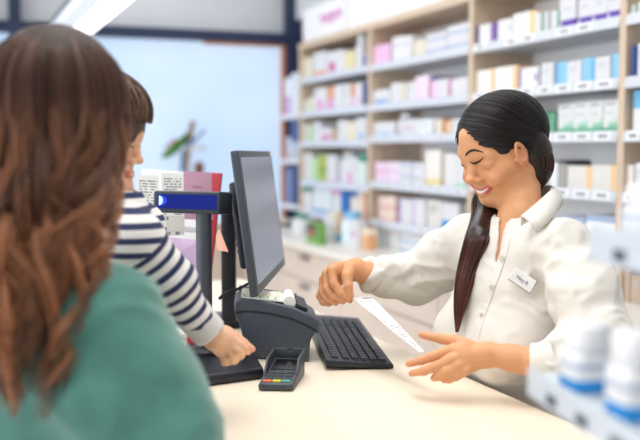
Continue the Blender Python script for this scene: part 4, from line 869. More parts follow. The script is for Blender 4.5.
# neck opening, a V down the front
bf_.cone(NB+UP*.10-bf*.0, NB-UP*.02-bf*.004, .056, .050, .004, sub=True)
for q in ((508, 236), (512, 226)): pass
for x_, y_, w_ in ((511, 212, .014), (508, 218, .010), (505.5, 225, .0075), (503.5, 232, .0055), (502, 239, .0045), (500.5, 246, .0035), (499, 253, .003), (497.5, 260, .0025)): bf_.ell(P(x_, y_, 1.835), (w_, .06, .010), .003, ax=(R, F, U), sub=True)
bf_.cut(B(0, 0, -.60), -UP)
V, Q = bf_.mesh(2)
ar = lambda a, b, r0: np.clip(1-np.linalg.norm(V-a-np.clip(((V-a)@(b-a))/((b-a)@(b-a)), 0, 1)[:, None]*(b-a), axis=1)/r0, 0, 1)
m1 = np.maximum.reduce([ar(S1, E1, .11), ar(E1, P(552, 363, 1.65), .1), ar(P(440, 262, 2.09), P(374, 275, 2.05), .10)])
V = folds(V, Q, .0115, (9, 9, 15), 3.1, .28+1.25*m1); V = folds(V, Q, .0048, (22, 22, 28), 8.3, .35+1.1*m1); V = lap(V, Q, 1)
sb = bvh(V, Q); blouse = link_mesh('blouse', V, Q, M_blouse, ph, smooth=True)
# cuffs
for pts, rr in (((P(556, 362, 1.65), P(544, 365, 1.654), P(532, 365.5, 1.66)), (.0415, .040, .0395)), ((P(388, 277, 2.075), P(380, 276, 2.06), P(371, 275.2, 2.047)), (.041, .0385, .037))):
    V, Fc = tube(spline(pts, 8), np.linspace(rr[0], rr[2], 8), 28); Vi, Fi = tube(spline(pts, 8), np.linspace(rr[0], rr[2], 8)-.0025, 28); n_ = len(V); k = 28
    Fa = [f for f in Fc[:-2]]+[[i+n_ for i in f[::-1]] for f in Fi[:-2]]+[[7*k+j, 7*k+(j+1) % k, n_+7*k+(j+1) % k, n_+7*k+j] for j in range(k)]
    link_mesh('cuff', np.vstack([V, Vi]), Fa, M_blouse, blouse, smooth=True)
# collar: fold line round the neck, outer edge lying on the shoulders
def sheet(name, A, Bc, Mid, n, th, m, parent):
    a, b, c = spline(A, n), spline(Bc, n), spline(Mid, n); rows = [a, a*.55+c*.45+UP*.002, c, c*.5+b*.5+UP*.001+T*.002, b]; Vt = np.concatenate(rows); Fq = [[r*n+i, r*n+i+1, (r+1)*n+i+1, (r+1)*n+i] for r in range(4) for i in range(n-1)]
    o = link_mesh(name, Vt, Fq, m, parent, smooth=True); md = o.modifiers.new('thickness', 'SOLIDIFY'); md.thickness = th; md.offset = 0; return o
def onsh(px, py, d, lift):                             # on the cloth where it is seen, else at depth d
    c = cast(sb, px, py, lift); return c if c is not None and abs(float((c-CAM)@F)-d) < .12 else P(px, py, d)
U0 = [onsh(*p, .012) for p in ((521, 216, 1.768), (532, 207, 1.775), (545, 196, 1.80), (553, 188, 1.88))]+ch((546, 186, 1.96), (522, 194, 1.985), (504, 207, 1.955), (502, 219, 1.91))
L0 = [onsh(*p, .009) for p in ((535.5, 233, 1.775), (548, 222, 1.775), (560, 208, 1.80), (562, 200, 1.90))]+ch((550, 197, 1.995), (514, 207, 2.02), (495, 217, 1.975), (493, 233, 1.915))
M0 = [(a+b)/2+UP*.004+T*.009-(NB-(a+b)/2)*np.array([1, 1, 0])*.02 for a, b in zip(U0, L0)]
sheet('collar', U0, L0, M0, 48, .0022, M_blouse, blouse)
Ux = [p-UP*(.020+.012*min(1, i/3))+(NB-p)*np.array([1, 1, 0])*.10 for i, p in enumerate(U0)]; sheet('collar_stand', [p-UP*.001+(NB-p)*np.array([1, 1, 0])*.04 for p in U0], Ux, [(a*.5+b*.5) for a, b in zip(U0, Ux)], 48, .002, M_blouse, blouse)
# placket and buttons, lying on the cloth
pk = MB(); pl_ = [(507, 238), (504, 250), (500, 263), (495, 277), (490, 291), (485, 305), (480, 320), (476, 334), (473, 346)]
def band(b, pxs, w, lift, th, m, mb):
    a = [(cast(b, x-w, y, lift), cast(b, x+w, y, lift)) for x, y in pxs]; a = [(p, q) for p, q in a if p is not None and q is not None]
    for (p, q), (r_, s_) in zip(a, a[1:]): mb.slab([p, q, s_, r_], -nrm(np.cross(q-p, r_-p))*th*np.sign(np.cross(q-p, r_-p)@T), m)
band(sb, [(x, y) for x, y in spline([(a, b, 0) for a, b in pl_], 24)[:, :2]], 3.6, .0022, .0016, M_blouse, pk)
if pk.V: pk.build('placket', blouse, auto=50)
M_btn = pm('pearl_button', (224, 220, 212), .3)
for x, y in ((502, 258), (492, 287), (482, 315)):
    c = cast(sb, x, y, .004)
    if c is not None: MB().cyl(c, c+T*.002+R*-.001, .0048, M_btn, sides=14).build('button', blouse)
# name badge
bq = [(508, 279), (530, 293.5), (537, 281.5), (515.5, 267.5)]; bc = cast(sb, 521.5, 280.5, .004)
c0 = (cast(sb, 512, 279, .006)); c1 = cast(sb, 531, 281, .006); dmean = float((bc-CAM)@F)
bd = [P(x, y, dmean-.012+dd) for (x, y), dd in zip(bq, (0.010, -.004, -.008, .006))]
badge = MB().slab(bd, F*.003, pm('badge_plastic', (250, 250, 250), .35), .0008).build('name_badge', blouse); badge['label'] = 'white name badge with grey frame'
e1_, e2_ = bd[0], bd[1]; fr = MB(); fr.tube([bd[0], bd[1], bd[2]], .0009, pm('badge_frame', (128, 134, 146), .35, metal=.4), 6); fr.build('badge_frame', badge)
tc_ = bpy.data.curves.new('lettering', 'FONT'); tc_.body = 'Mary B.'; tc_.size = .0085; tc_.extrude = .0002; tc_.align_x = 'CENTER'; tc_.align_y = 'CENTER'
to = bpy.data.objects.new('lettering', tc_); COL.objects.link(to); dg = bpy.context.evaluated_depsgraph_get(); tme = bpy.data.meshes.new_from_object(to.evaluated_get(dg)); bpy.data.objects.remove(to)
to = bpy.data.objects.new('lettering', tme); COL.objects.link(to); tme.materials.clear(); tme.materials.append(pm('badge_ink', (112, 118, 136), .5)); to.parent = badge
tx = nrm(bd[2]-bd[3]); tx = nrm((bd[1]-bd[0])); ty = nrm(bd[3]-bd[0]); tz = np.cross(tx, ty); ty = np.cross(tz, tx); pc_ = sum(bd)/4+tz*.0008*np.sign(tz@T)-wloc(badge)
to.matrix_local = Matrix(((tx[0], ty[0], tz[0], pc_[0]), (tx[1], ty[1], tz[1], pc_[1]), (tx[2], ty[2], tz[2], pc_[2]), (0, 0, 0, 1)))
# brows, lashes
def facetube(b, pxs, r0, m, name, parent, lift=.0006):
    pts = [cast(b, x, y, lift) for x, y in pxs]; pts = [p for p in pts if p is not None]
    if len(pts) < 2: return None
    n_ = 16; rr = r0*np.sin(np.linspace(.35, np.pi-.15, n_)); V, Fc = tube(spline(pts, n_), rr, 6); return link_mesh(name, V, Fc, m, parent, smooth=True, cols=np.tile(lin((40, 28, 26)), (len(V), 1)))
# hair: cap, back fall, front lock
M_hairS = M_hairD
hf_ = Fld((-.125, -.16, -.16), (.125, .125, .145), .003)
hf_.ell((0, -.013, .029), (.0805, .102, .0875), 0)
hf_.ell((0, .125, -.037), (.080, .087, .118), .012, sub=True); hf_.ell((0, .09, .03), (.05, .04, .05), .012, sub=True)
for s in (-1, 1): hf_.ell((s*.088, .020, -.026), (.03, .036, .052), .006, sub=True)
hf_.cut(np.array([0, .0, -.075]), nrm((0, .55, -.83)))
V, Q = hf_.mesh(1); capV = xf(H3, HC, V); hcol = lin((34, 27, 27))
fallp = [H(0, -.045, .03), H(.012, -.056, -.020), P(526, 170, 1.955), P(531, 187, 1.985), P(536, 206, 2.03), P(535, 240, 2.07)]
fo = Fld(np.min(fallp, 0)-.12, np.max(fallp, 0)+.12, .0045); fo.chain(fallp, [.056, .040, .030, .023, .022, .02], .02); fo.chain([H(.046, -.036, .03), H(.050, -.040, -.02), H(.046, -.038, -.060), P(533, 184, 1.94)], [.034, .033, .028, .020], .02); fV2, fQ2 = fo.mesh(1)
lk0 = [H(-.060, -.03, .01), H(-.062, -.035, -.05)]
lkp = [(487, 198), (487, 216), (480, 238), (472, 260), (465, 282), (460, 307), (457, 332)]; lkr = [.031, .034, .032, .027, .021, .013, .003]; lk = []
for (x, y), r in zip(lkp, lkr):
    c = cast(sb, x, y, 0); d = 1.93 if c is None else float((c-CAM)@F); lk.append((x, y, d))
ds = np.linspace(1.985, 1.855, 7)-np.array([0, .012, .022, .026, .022, .012, 0]); ds = [min(a, b[2]-.004) if i > 1 else a for i, (a, b) in enumerate(zip(ds, lk))]
lpts = lk0+[P(x, y, d) for (x, y, _), d in zip(lk, ds)]
lo_ = Fld(np.min(lpts, 0)-.05, np.max(lpts, 0)+.05, .004); lpts = list(spline(lpts, 9)); lpd = spline(lpts, 40); lrd = np.interp(np.linspace(0, 8, 40), range(9), [.016, .02]+[r*.86 for r in lkr]); lo_.chain(lpd, lrd*.93, .001); lV, lQ = lo_.mesh(1)
V, Q, C = join([(capV, hQ2, np.tile(hcol, (len(capV), 1))) for hQ2 in [Q]]+[(fV2, fQ2, np.tile(lin((40, 28, 26)), (len(fV2), 1))), (lV, lQ, np.tile(lin((46, 30, 26)), (len(lV), 1)))])
hair = link_mesh('hair', V, Q, M_hairS, ph, smooth=True, cols=C)
# strands over it
pths, rds, cls = [], [], []
ec = np.array([0, -.013, .029]); er = np.array([.0812, .1028, .0883])
def onell(dirs, k=1.0): return ec+er*k*(dirs/np.linalg.norm(dirs, axis=-1)[..., None])
for i in range(420):                                     # swept from the parting back over the crown, past the ear
    s = 1 if i < 380 else -1; t = RNG.uniform(-.42, 1); a0 = nrm(np.array([-.42 if s > 0 else -.3, .72-1.15*t, .62+.22*math.sin(t*2)]))
    a1 = nrm(np.array([s*(.92-.35*t), -.30-.75*t+RNG.uniform(-.08, .08), -.42-.12*t])); am = nrm(np.array([s*(.80-.2*t), .62-1.2*t, .45+.9*min(t, 0)]))
    u = np.linspace(0, 1, 16)[:, None]; dirs = a0*(1-u)**2+2*u*(1-u)*am*1.1+a1*u**2; L = onell(dirs, RNG.uniform(.985, 1.015))
    keep = ((L[:, 0]/.080)**2+((L[:, 1]-.125)/.087)**2+((L[:, 2]+.037)/.118)**2 > 1.05) & (((np.abs(L[:, 0])-.088)/.031)**2+((L[:, 1]-.020)/.037)**2+((L[:, 2]+.026)/.053)**2 > 1)
    if keep.sum() < 6: continue
    L = L[keep]; pths.append(xf(H3, HC, L)); rds.append(np.linspace(.0011, .0007, len(L))*RNG.uniform(.7, 1.2)); g = RNG.uniform(.6, 1.9); cls.append(lin((30, 24, 24))*g)
for i in range(170):                                     # falling behind
    a = RNG.uniform(0, 2*np.pi); rr = [.057, .041, .031, .024, .022, .02]; c = np.array([math.cos(a), math.sin(a)])
    pts = [p+(R*c[0]+FH*c[1])*r*1.02 for p, r in zip(fallp, rr)]; pts = pts[1:]; pths.append(spline(pts, 18)); rds.append(np.linspace(.0014, .0009, 18)); cls.append(lin((44, 30, 26))*RNG.uniform(.6, 2.2))
nrp = [H(.046, -.036, .03), H(.050, -.040, -.02), H(.046, -.038, -.060), P(533, 184, 1.94)]
for i in range(170):
    a = RNG.uniform(0, 2*np.pi); pts = [p+(R*math.cos(a)+FH*math.sin(a))*r for p, r in zip(nrp, [.026, .0365, .0335, .023])]; pths.append(spline(pts, 14)); rds.append(np.linspace(.0013, .0009, 14)); w = np.linspace(0, 1, 14)[:, None]; cls.append((lin((38, 28, 26))*(1-w)+lin((84, 50, 38))*w)*RNG.uniform(.6, 1.9))
for i in range(360):                                     # the lock in front
    a = RNG.uniform(0, 2*np.pi); q = RNG.uniform(.93, 1.13); n_ = len(lpts); e = RNG.uniform(.72, 1.06)
    rr = np.array([.016, .02]+[r*.86 for r in lkr]); pts = [p+(R*math.cos(a)+FH*math.sin(a))*r*q for p, r in zip(lpts, rr)]; kk = max(12, int(40*min(1, e))); sp_ = (lpd+((R*math.cos(a)+FH*math.sin(a))[None]*(lrd*q)[:, None]))[:kk]
    pths.append(sp_); rds.append(np.linspace(.0013, .0006, len(sp_))); w = np.linspace(0, 1, len(sp_))[:, None]; cls.append((lin((38, 28, 27))*(1-w)+lin((98, 56, 42))*w)*RNG.uniform(.6, 1.8))
o = strands(ph, 'hair_strands', pths, rds, cls, M_hairS)
M_brow = M_hairD
facetube(hb, [(465.5, 156), (468, 152.5), (474, 150), (484, 152.5)], .0027, M_brow, 'eyebrow', ph)
facetube(hb, [(470, 162), (474, 163.5), (479, 161.5), (484, 157)], .0021, M_brow, 'eyelashes', ph)
facetube(hb, [(459.5, 164.5), (461.5, 165.5), (464, 165)], .0014, M_brow, 'eyelashes', ph)
ear = cast(hb, 520.5, 168, .002)
# ------------------------------------------------------------------ paper slip between her hands
sl = spline([P(352.5, 297.5, 1.966), P(372, 314, 1.90), P(396, 334, 1.82), P(420, 352.5, 1.755)], 24)
sr = spline([P(371, 296.5, 1.995), P(386, 311, 1.935), P(405, 331, 1.845), P(424.5, 351.5, 1.765)], 24)
mb = MB(); nn_ = nrm(np.cross(sr[5]-sl[5], sl[9]-sl[5])); nn_ = nn_ if nn_@T > 0 else -nn_
for i in range(23):
    mb.add([sl[i], sr[i], sr[i+1], sl[i+1]], [[0, 1, 2, 3]], pm('slip_paper', (232, 232, 232), .6, var=.01))
mb.add([sl[0]-nn_*.0004, sl[-1]-nn_*.0004, sr[-1]-nn_*.0004, sr[0]-nn_*.0004], [[0, 1, 2, 3]], M_paper)
def sp2(u, v): i = v*22.99; k = int(i); w = i-k; a = sl[k]*(1-w)+sl[k+1]*w; b = sr[k]*(1-w)+sr[k+1]*w; return a+(b-a)*u+nn_*.0005
rg = random.Random(3); M_rt = pm('receipt_print', (128, 132, 144), .6)
mb.add([sp2(.45, .02), sp2(.95, .02), sp2(.95, .045), sp2(.45, .045)], [[0, 1, 2, 3]], pm('receipt_logo', (150, 158, 182), .6))
for r in range(22):
    v = .09+r*.038; u = .12
    while u < .85:
        w_ = rg.uniform(.05, .16)
        if rg.random() < .55: mb.add([sp2(u, v), sp2(min(.9, u+w_*.8), v), sp2(min(.9, u+w_*.8), v+.010), sp2(u, v+.010)], [[0, 1, 2, 3]], M_rt)
        u += w_
o = mb.build('paper_receipt', smooth=True, loc=sl[0]); tag(o, 'long white printed paper slip held between the pharmacist\'s hands', 'receipt')
# ------------------------------------------------------------------ the customer, seen from behind
M_knit = pm('teal_knit', (80, 138, 126), .9, var=.10, scale=26, bump=.5, bscale=420, sheen=.4)
M_jean = pm('blue_jeans', (60, 78, 112), .85, var=.1, scale=60)
WHC = P(61.5, 115, 1.28); wf = nrm(FH*.86+R*.5); wl = np.cross(UP, wf); W3 = (wl, wf, UP)
wom = thing('person', 'customer with long wavy brown hair in a teal knit sweater, seen from behind', 'person', (WHC[0]-.02, WHC[1]-.06, 0))
WN = WHC-UP*.20-wf*.045; WC = WN-UP*.09
def WB(x, y, z): return WC+wl*x+wf*y+UP*z
wV, wQ, wC, _ = make_head(np.array([0, -.045, -.20]), .054, SK2, h=.003, smile=False)
wV = xf(W3, WHC, wV)
ws1, ws2 = P(94, 327, 1.21), P(-48, 318, 1.38)             # right and left shoulders
we1 = P(157, 448, 1.17); we2 = WB(.25, .05, -.30)
ww1 = we1+FH*.12-R*.13+UP*.03; ww2 = we2+wf*.07-wl*.15+UP*.02
def simple_hand(w, d, up, side):
    """relaxed hand: w wrist, d pointing direction, up back of the hand"""
    d = nrm(d); up = nrm(up-d*(up@d)); x = np.cross(d, up)*side; pal = [(w+d*.012, .020)]+[(w+d*.075+x*k, .013) for k in (.026, .009, -.009, -.025)]; c = []
    for k, L in zip((.026, .009, -.009, -.025), (.066, .074, .068, .052)):
        b = w+d*.078+x*k; c.append(([b, b+d*L*.42-up*.006, b+d*L*.72-up*.022, b+d*L*.84-up*.040], [.0098, .009, .008, .0065]))
    c.append(([w+d*.02+x*.02, w+d*.045+x*.042-up*.006, w+d*.07+x*.05-up*.014, w+d*.092+x*.048-up*.02], [.013, .0115, .0095, .007]))
    return c, pal
parts = [(wV, wQ, wC)]
for wr, el, sd in ((ww1, we1, -1), (ww2, we2, 1)):
    dd = nrm(wr-el); c, pal = simple_hand(wr, dd*.15+wl*(1. if sd < 0 else -.8), UP*.3-wf*.2+dd*.1, sd); parts.append(hand_arm(c, pal, ([wr, wr-dd*.06], [.022, .027]), .003, SK2))
def legs_body(cB, ax3, hipz, zf, mat, shoe, parent, name='trousers', gap=.09, r=(.105, .07, .055), hipr=(.17, .13, .15)):
    f = Fld(cB(0, 0, hipz)-[.32, .32, .25-hipz+zf*0+1.0], cB(0, 0, hipz)+[.32, .32, .25], .012); f.ell(cB(0, 0, hipz), hipr, .03, ax=ax3)
    for s in (-1, 1): f.chain([cB(s*gap, 0, hipz-.06), cB(s*gap, .02, (hipz+zf)/2), cB(s*gap, -.02, zf+.09)], r, .03)
    V, Q = f.mesh(1); link_mesh(name, V, Q, mat, parent, smooth=True)
    for s in (-1, 1):
        c = cB(s*gap, .04, zf+.05); sf = Fld(c-[.2, .2, .09], c+[.2, .2, .09], .007); sf.cone(cB(s*gap, -.04, zf+.052), cB(s*(gap+.01), .14, zf+.045), .05, .04, .02); sf.cut(np.array([0, 0, .002]), -UP); V, Q = sf.mesh(1); link_mesh('shoe', V, Q, shoe, parent, smooth=True)
# skin under the clothes keeps the figure whole
f = Fld(WC-[.35, .35, 1.5], WC+[.35, .35, .15], .013); zfw = -WC[2]
f.cone(WN, WB(0, 0, -.05), .055, .07, .03); f.ell(WB(0, 0, -.17), (.15, .09, .2), .04, ax=W3); f.ell(WB(0, 0, -.5), (.15, .1, .18), .05, ax=W3); f.cone(WB(0, 0, -.05), ws1, .05, .045, .02); f.cone(WB(0, 0, -.05), ws2, .05, .045, .02)
f.chain([ws1, we1, ww1], [.045, .036, .026], .02); f.chain([ws2, we2, ww2], [.045, .036, .026], .02)
for s in (-1, 1): f.chain([WB(s*.085, 0, -.6), WB(s*.085, 0, -.95), WB(s*.085, -.02, zfw+.08)], [.085, .055, .035], .03); f.cone(WB(s*.085, -.03, zfw+.045), WB(s*.09, .12, zfw+.04), .035, .03, .02)
V, Q = f.mesh(1); parts.append((V, Q, np.tile(SK2, (len(V), 1))))
V, Q, C = join(parts); link_mesh('body', V, Q, M_skin, wom, smooth=True, cols=C)
legs_body(WB, W3, -.56, zfw, M_jean, M_white, wom)
f = Fld(WC-[.45, .45, .66], WC+[.45, .45, .16], .006)
f.ell(WB(0, -.01, -.24), (.170, .130, .22), .05, ax=W3); f.ell(WB(0, 0, -.43), (.19, .150, .20), .06, ax=W3)
f.cone(WB(0, -.01, -.01), ws1, .066, .078, .05); f.cone(WB(0, -.01, -.01), ws2, .066, .078, .05); f.cone(WN-UP*.05, WN+UP*.015, .070, .062, .03)
f.chain([ws1, P(125, 388, 1.19), we1], [.080, .083, .080], .04); f.chain([we1, ww1+(we1-ww1)*.12], [.072, .046], .03)
f.chain([ws2, (ws2+we2)/2, we2], [.080, .080, .076], .04); f.chain([we2, ww2+(we2-ww2)*.12], [.07, .045], .03)
f.cone(WN-UP*.01, WN+UP*.12, .056, .060, .004, sub=True); f.cut(WB(0, 0, -.60), -UP)
V, Q = f.mesh(2); V = folds(V, Q, .015, (6, 6, 8), 2.2); V = folds(V, Q, .004, (15, 15, 18), 5.1); V = lap(V, Q, 1)
link_mesh('sweater', V, Q, M_knit, wom, smooth=True)
# hair: a dense base and many waving strands in clumps
f = Fld(WHC-[.16, .16, .34], WHC+[.16, .16, .15], .005)
f.ell(WHC+UP*.026-wf*.008, (.079, .102, .096), 0, ax=W3); f.ell(WHC+wf*.135-UP*.06, (.07, .08, .11), .012, ax=W3, sub=True)
f.chain([WHC-wf*.03, WHC-wf*.05-UP*.12, WHC-wf*.075-UP*.24], [.078, .075, .05], .03)
hbV, hbQ = f.mesh(1); link_mesh('hair_base', hbV, hbQ, pm('hair_under', (62, 40, 30), .6, var=.2, scale=18), wom, smooth=True)
def wave_hair(parent, name, head, c3, rad, nclump, per, lenf, mat, palette, end_pull, seed, r0=.0014, azr=(-2.55, 2.55), spread=.006, amp=.024, part=.0):
    rg = np.random.default_rng(seed); l3, f3, u3 = c3; paths, rr, cc = [], [], []
    for k in range(nclump):
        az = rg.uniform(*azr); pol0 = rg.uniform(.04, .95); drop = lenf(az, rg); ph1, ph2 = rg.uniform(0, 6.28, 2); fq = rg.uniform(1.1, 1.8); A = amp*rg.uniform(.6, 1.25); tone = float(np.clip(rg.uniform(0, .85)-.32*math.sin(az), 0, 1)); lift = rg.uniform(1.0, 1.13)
        for j in range(per):
            a = az+rg.normal(0, .055); n1, n2 = 10, 22; th = np.linspace(pol0*rg.uniform(.8, 1.2), 1.62, n1); hx_, hy_ = math.sin(a), -math.cos(a)          # az 0 = back of the head
            lo = rg.uniform(.97, 1.06)*lift
            p = np.stack([rad[0]*np.sin(th)*hx_*lo, rad[1]*np.sin(th)*hy_*lo, rad[2]*np.cos(th)*(lo*.3+.7)], 1)
            t = np.linspace(0, 1, n2+1)[1:]; D = drop*rg.uniform(.86, 1.08); jx, jy = rg.normal(0, spread, 2)
            bx, by, bz = p[-1]; w = np.clip(t*1.6, 0, 1)
            tip = np.array(end_pull(bx, by)); x = bx+(tip[0]-bx)*t**1.4+w*(A*np.sin(fq*6.28*t+ph1))+jx*t*(1.3-t); y = by+(tip[1]-by)*t**1.4+w*(A*np.cos(fq*6.28*t+ph2))+jy*t*(1.3-t); z = bz-D*t
            q = np.vstack([p, np.stack([x, y, z], 1)]); paths.append(head+q[:, [0]]*l3+q[:, [1]]*f3+q[:, [2]]*u3)
            rr.append(r0*rg.uniform(.7, 1.25)*np.concatenate([np.linspace(.75, 1, n1), np.linspace(1, .45, n2)]))
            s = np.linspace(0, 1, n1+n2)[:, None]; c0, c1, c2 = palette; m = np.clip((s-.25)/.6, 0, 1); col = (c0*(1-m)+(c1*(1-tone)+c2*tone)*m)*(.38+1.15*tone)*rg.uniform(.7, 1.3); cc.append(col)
    return strands(parent, name, paths, rr, cc, mat)
pal = (lin((84, 56, 44)), lin((82, 52, 38)), lin((184, 124, 86)))
def wl_len(a, rg): return rg.uniform(.23, .36)*(1.0 if abs(a) < 1.6 else .8)
wave_hair(wom, 'hair', WHC+UP*.02-wf*.012, W3, (.077, .097, .089), 84, 24, wl_len, M_hairB, pal, lambda x, y: (x*.62-.075, min(y, -.03)*.8-.090), 11)
# ------------------------------------------------------------------ the child on her arm
CH = P(99, 138, 1.56); CS = .80; cl_, cf_, cu_ = head_axes(10, 12, side=1); C3 = (cl_, cf_, cu_)
def HCd(x, y, z): return CH+CS*(cl_*x+cf_*y+cu_*z)
kid = thing('person', 'small child in a navy striped top reaching out from the customer\'s arm', 'person', P(105, 300, 1.56))
CN = P(112, 205, 1.56); cb3l = nrm(cl_*np.array([1, 1, 0])); cb3f = np.cross(cb3l*1.0, UP); cb3f = nrm(cb3f); cb3f = cb3f if cb3f@cf_ > 0 else -cb3f; CB3 = (cb3l, cb3f, UP)
def CB(x, y, z): return CN+cb3l*x+cb3f*y+UP*z
cn = np.array([(CN-CH)@cl_, (CN-CH)@cf_, (CN-CH)@cu_])/CS
kV, kQ, kC, _ = make_head(cn, .046, SK3, h=.0024, smile=False, child=True, lipc=(206, 120, 108))
kV = xf(C3, CH, kV, CS)
csh = P(134, 243, 1.50); cel = P(172, 281, 1.53); cwr = P(209.5, 332, 1.585)
kch = [(ch((221.5, 331, 1.60), (234.5, 336, 1.61), (243.5, 343, 1.615), (252.5, 349, 1.62)), [.0092, .0085, .0076, .0055]),
 (ch((229.5, 338, 1.60), (238.5, 345, 1.60), (244.5, 349, 1.61), (248, 352, 1.62)), [.0088, .008, .0072, .0056]),
 (ch((228.5, 343, 1.595), (236.5, 351, 1.595), (240.5, 355, 1.605), (238.5, 357, 1.615)), [.0088, .008, .0074, .006]),
 (ch((225.5, 347, 1.595), (231.5, 356, 1.595), (234.5, 360, 1.605), (231, 361.5, 1.615)), [.0085, .0078, .0072, .0058]),
 (ch((221.5, 349, 1.60), (224.5, 358, 1.60), (226.5, 362, 1.61), (223.5, 363, 1.615)), [.0078, .0072, .0066, .0054])]
kpal = [(P(215.5, 338, 1.59), .0165), (P(225.5, 333, 1.602), .0105), (P(227.5, 340, 1.60), .0125), (P(224.5, 345, 1.60), .0120), (P(220.5, 349, 1.60), .0105)]
hV2, hQ2, hC2 = hand_arm(kch, kpal, ([P(215, 338, 1.59), cwr, P(195, 316, 1.57)], [.0165, .0195, .022]), .0018, SK3)
f = Fld(CN-[.22, .22, .65], CN+[.22, .22, .1], .009); f.cone(CN, CB(0, 0, -.06), .035, .05, .02); f.ell(CB(0, 0, -.14), (.085, .06, .12), .03, ax=CB3); f.ell(CB(0, 0, -.29), (.085, .065, .08), .03, ax=CB3)
for s in (-1, 1): f.chain([CB(s*.05, .0, -.32), CB(s*.055, .015, -.44), CB(s*.055, .0, -.57)], [.05, .042, .03], .02)
V, Q = f.mesh(1)
V, Q, C = join([(kV, kQ, kC), (hV2, hQ2, hC2), (V, Q, np.tile(SK3, (len(V), 1)))]); link_mesh('body', V, Q, M_skin, kid, smooth=True, cols=C)
f = Fld(CB(0, 0, -.42)-[.25, .25, .24], CB(0, 0, -.42)+[.25, .25, .24], .009); f.ell(CB(0, 0, -.30), (.095, .075, .08), .02, ax=CB3)
for s in (-1, 1): f.chain([CB(s*.05, .0, -.32), CB(s*.055, .015, -.44), CB(s*.055, .0, -.56)], [.058, .050, .041], .02)
V, Q = f.mesh(1); link_mesh('trousers', V, Q, M_trs, kid, smooth=True)
for s in (-1, 1):
    f = Fld(CB(s*.055, .03, -.60)-.14, CB(s*.055, .03, -.60)+.14, .007); f.cone(CB(s*.055, .0, -.60), CB(s*.055, .07, -.61), .035, .028, .02); V, Q = f.mesh(1); link_mesh('shoe', V, Q, M_white, kid, smooth=True)
# striped top: the stripe runs round the body and round each sleeve
ms = bpy.data.materials.new('striped_jersey'); ms.use_nodes = True; nt = ms.node_tree; b = nt.nodes['Principled BSDF']; b.inputs['Roughness'].default_value = .85
at = nt.nodes.new('ShaderNodeAttribute'); at.attribute_name = 'stripe'; fr = nt.nodes.new('ShaderNodeMath'); fr.operation = 'FRACT'; gt = nt.nodes.new('ShaderNodeMath'); gt.operation = 'GREATER_THAN'; gt.inputs[1].default_value = .56
mx = nt.nodes.new('ShaderNodeMix'); mx.data_type = 'RGBA'; mx.inputs[6].default_value = list(lin((236, 234, 232)))+[1]; mx.inputs[7].default_value = list(lin((44, 54, 92)))+[1]
nt.links.new(at.outputs['Fac'], fr.inputs[0]); nt.links.new(fr.outputs[0], gt.inputs[0]); nt.links.new(gt.outputs[0], mx.inputs[0]); nt.links.new(mx.outputs[2], b.inputs['Base Color'])
wv = nt.nodes.new('ShaderNodeTexNoise'); wv.inputs['Scale'].default_value = 600; bp = nt.nodes.new('ShaderNodeBump'); bp.inputs['Strength'].default_value = .2; bp.inputs['Distance'].default_value = .001; nt.links.new(wv.outputs['Fac'], bp.inputs['Height']); nt.links.new(bp.outputs['Normal'], b.inputs['Normal'])
f = Fld(CN-[.30, .30, .40], CN+[.30, .30, .06], .004)
csh2 = CB(.10, 0, -.05) if ((CB(.1, 0, 0)-CN)@T) < 0 else CB(-.10, 0, -.05); cel2 = csh2+FH*.05-UP*.14+R*.02
f.ell(CB(0, 0, -.14), (.105, .082, .14), .03, ax=CB3); f.ell(CB(0, 0, -.28), (.100, .085, .085), .03, ax=CB3); f.cone(CB(0, 0, -.03), csh, .055, .050, .03); f.cone(CB(0, 0, -.03), csh2, .055, .05, .03); f.cone(CN-UP*.03, CN+UP*.006, .055, .048, .02)
f.chain([csh, cel, P(197.5, 319, 1.572)], [.047, .0365, .029], .02); f.chain([csh2, cel2], [.05, .04], .02)
f.cone(CN+UP*.06, CN-UP*.01, .045, .041, .003, sub=True); f.cut(CB(0, 0, -.33), -UP)
V, Q = f.mesh(2); V = folds(V, Q, .0035, (14, 14, 18), 4.4); V = lap(V, Q, 1)
def segd(a, b): t = np.clip(((V-a)@(b-a))/((b-a)@(b-a)), 0, 1); return np.linalg.norm(V-a-t[:, None]*(b-a), axis=1), t
d1, t1 = segd(csh, cel); d2, t2 = segd(cel, P(197.5, 319, 1.572)); L1 = np.linalg.norm(cel-csh); L2 = np.linalg.norm(P(197.5, 319, 1.572)-cel)
ax1 = nrm(P(197.5, 319, 1.572)-csh); sl_ = ((V-csh)@ax1)/.0225; bo = (V[:, 2]-CN[2])/.0225
arm = (np.minimum(d1, d2) < .062) & (((V-csh)@ax1) > .012); st_ = np.where(arm, sl_, bo)
fa = arm[Q].mean(1) > .5; Q2 = np.where(fa[:, None], Q+len(V), Q); top = link_mesh('striped_top', np.vstack([V, V]), Q2, ms, kid, smooth=True, flo=np.concatenate([bo, sl_]))
pts = spline([P(190.5, 311, 1.566), P(199, 321, 1.575), P(210, 333, 1.586)], 10); V, Fc = tube(pts, np.linspace(.0325, .0295, 10), 28); Vi, Fi = tube(pts, np.linspace(.030, .027, 10), 28); n_ = len(V); k = 28
Fa = Fc[:-2]+[[i+n_ for i in q[::-1]] for q in Fi[:-2]]+[[9*k+j, 9*k+(j+1) % k, n_+9*k+(j+1) % k, n_+9*k+j] for j in range(k)]
o = link_mesh('cuff', np.vstack([V, Vi]), Fa, pm('grey_ribbing', (222, 220, 218), .85, bump=.3, bscale=300), top, smooth=True); o['label'] = 'plain pale grey cuff'
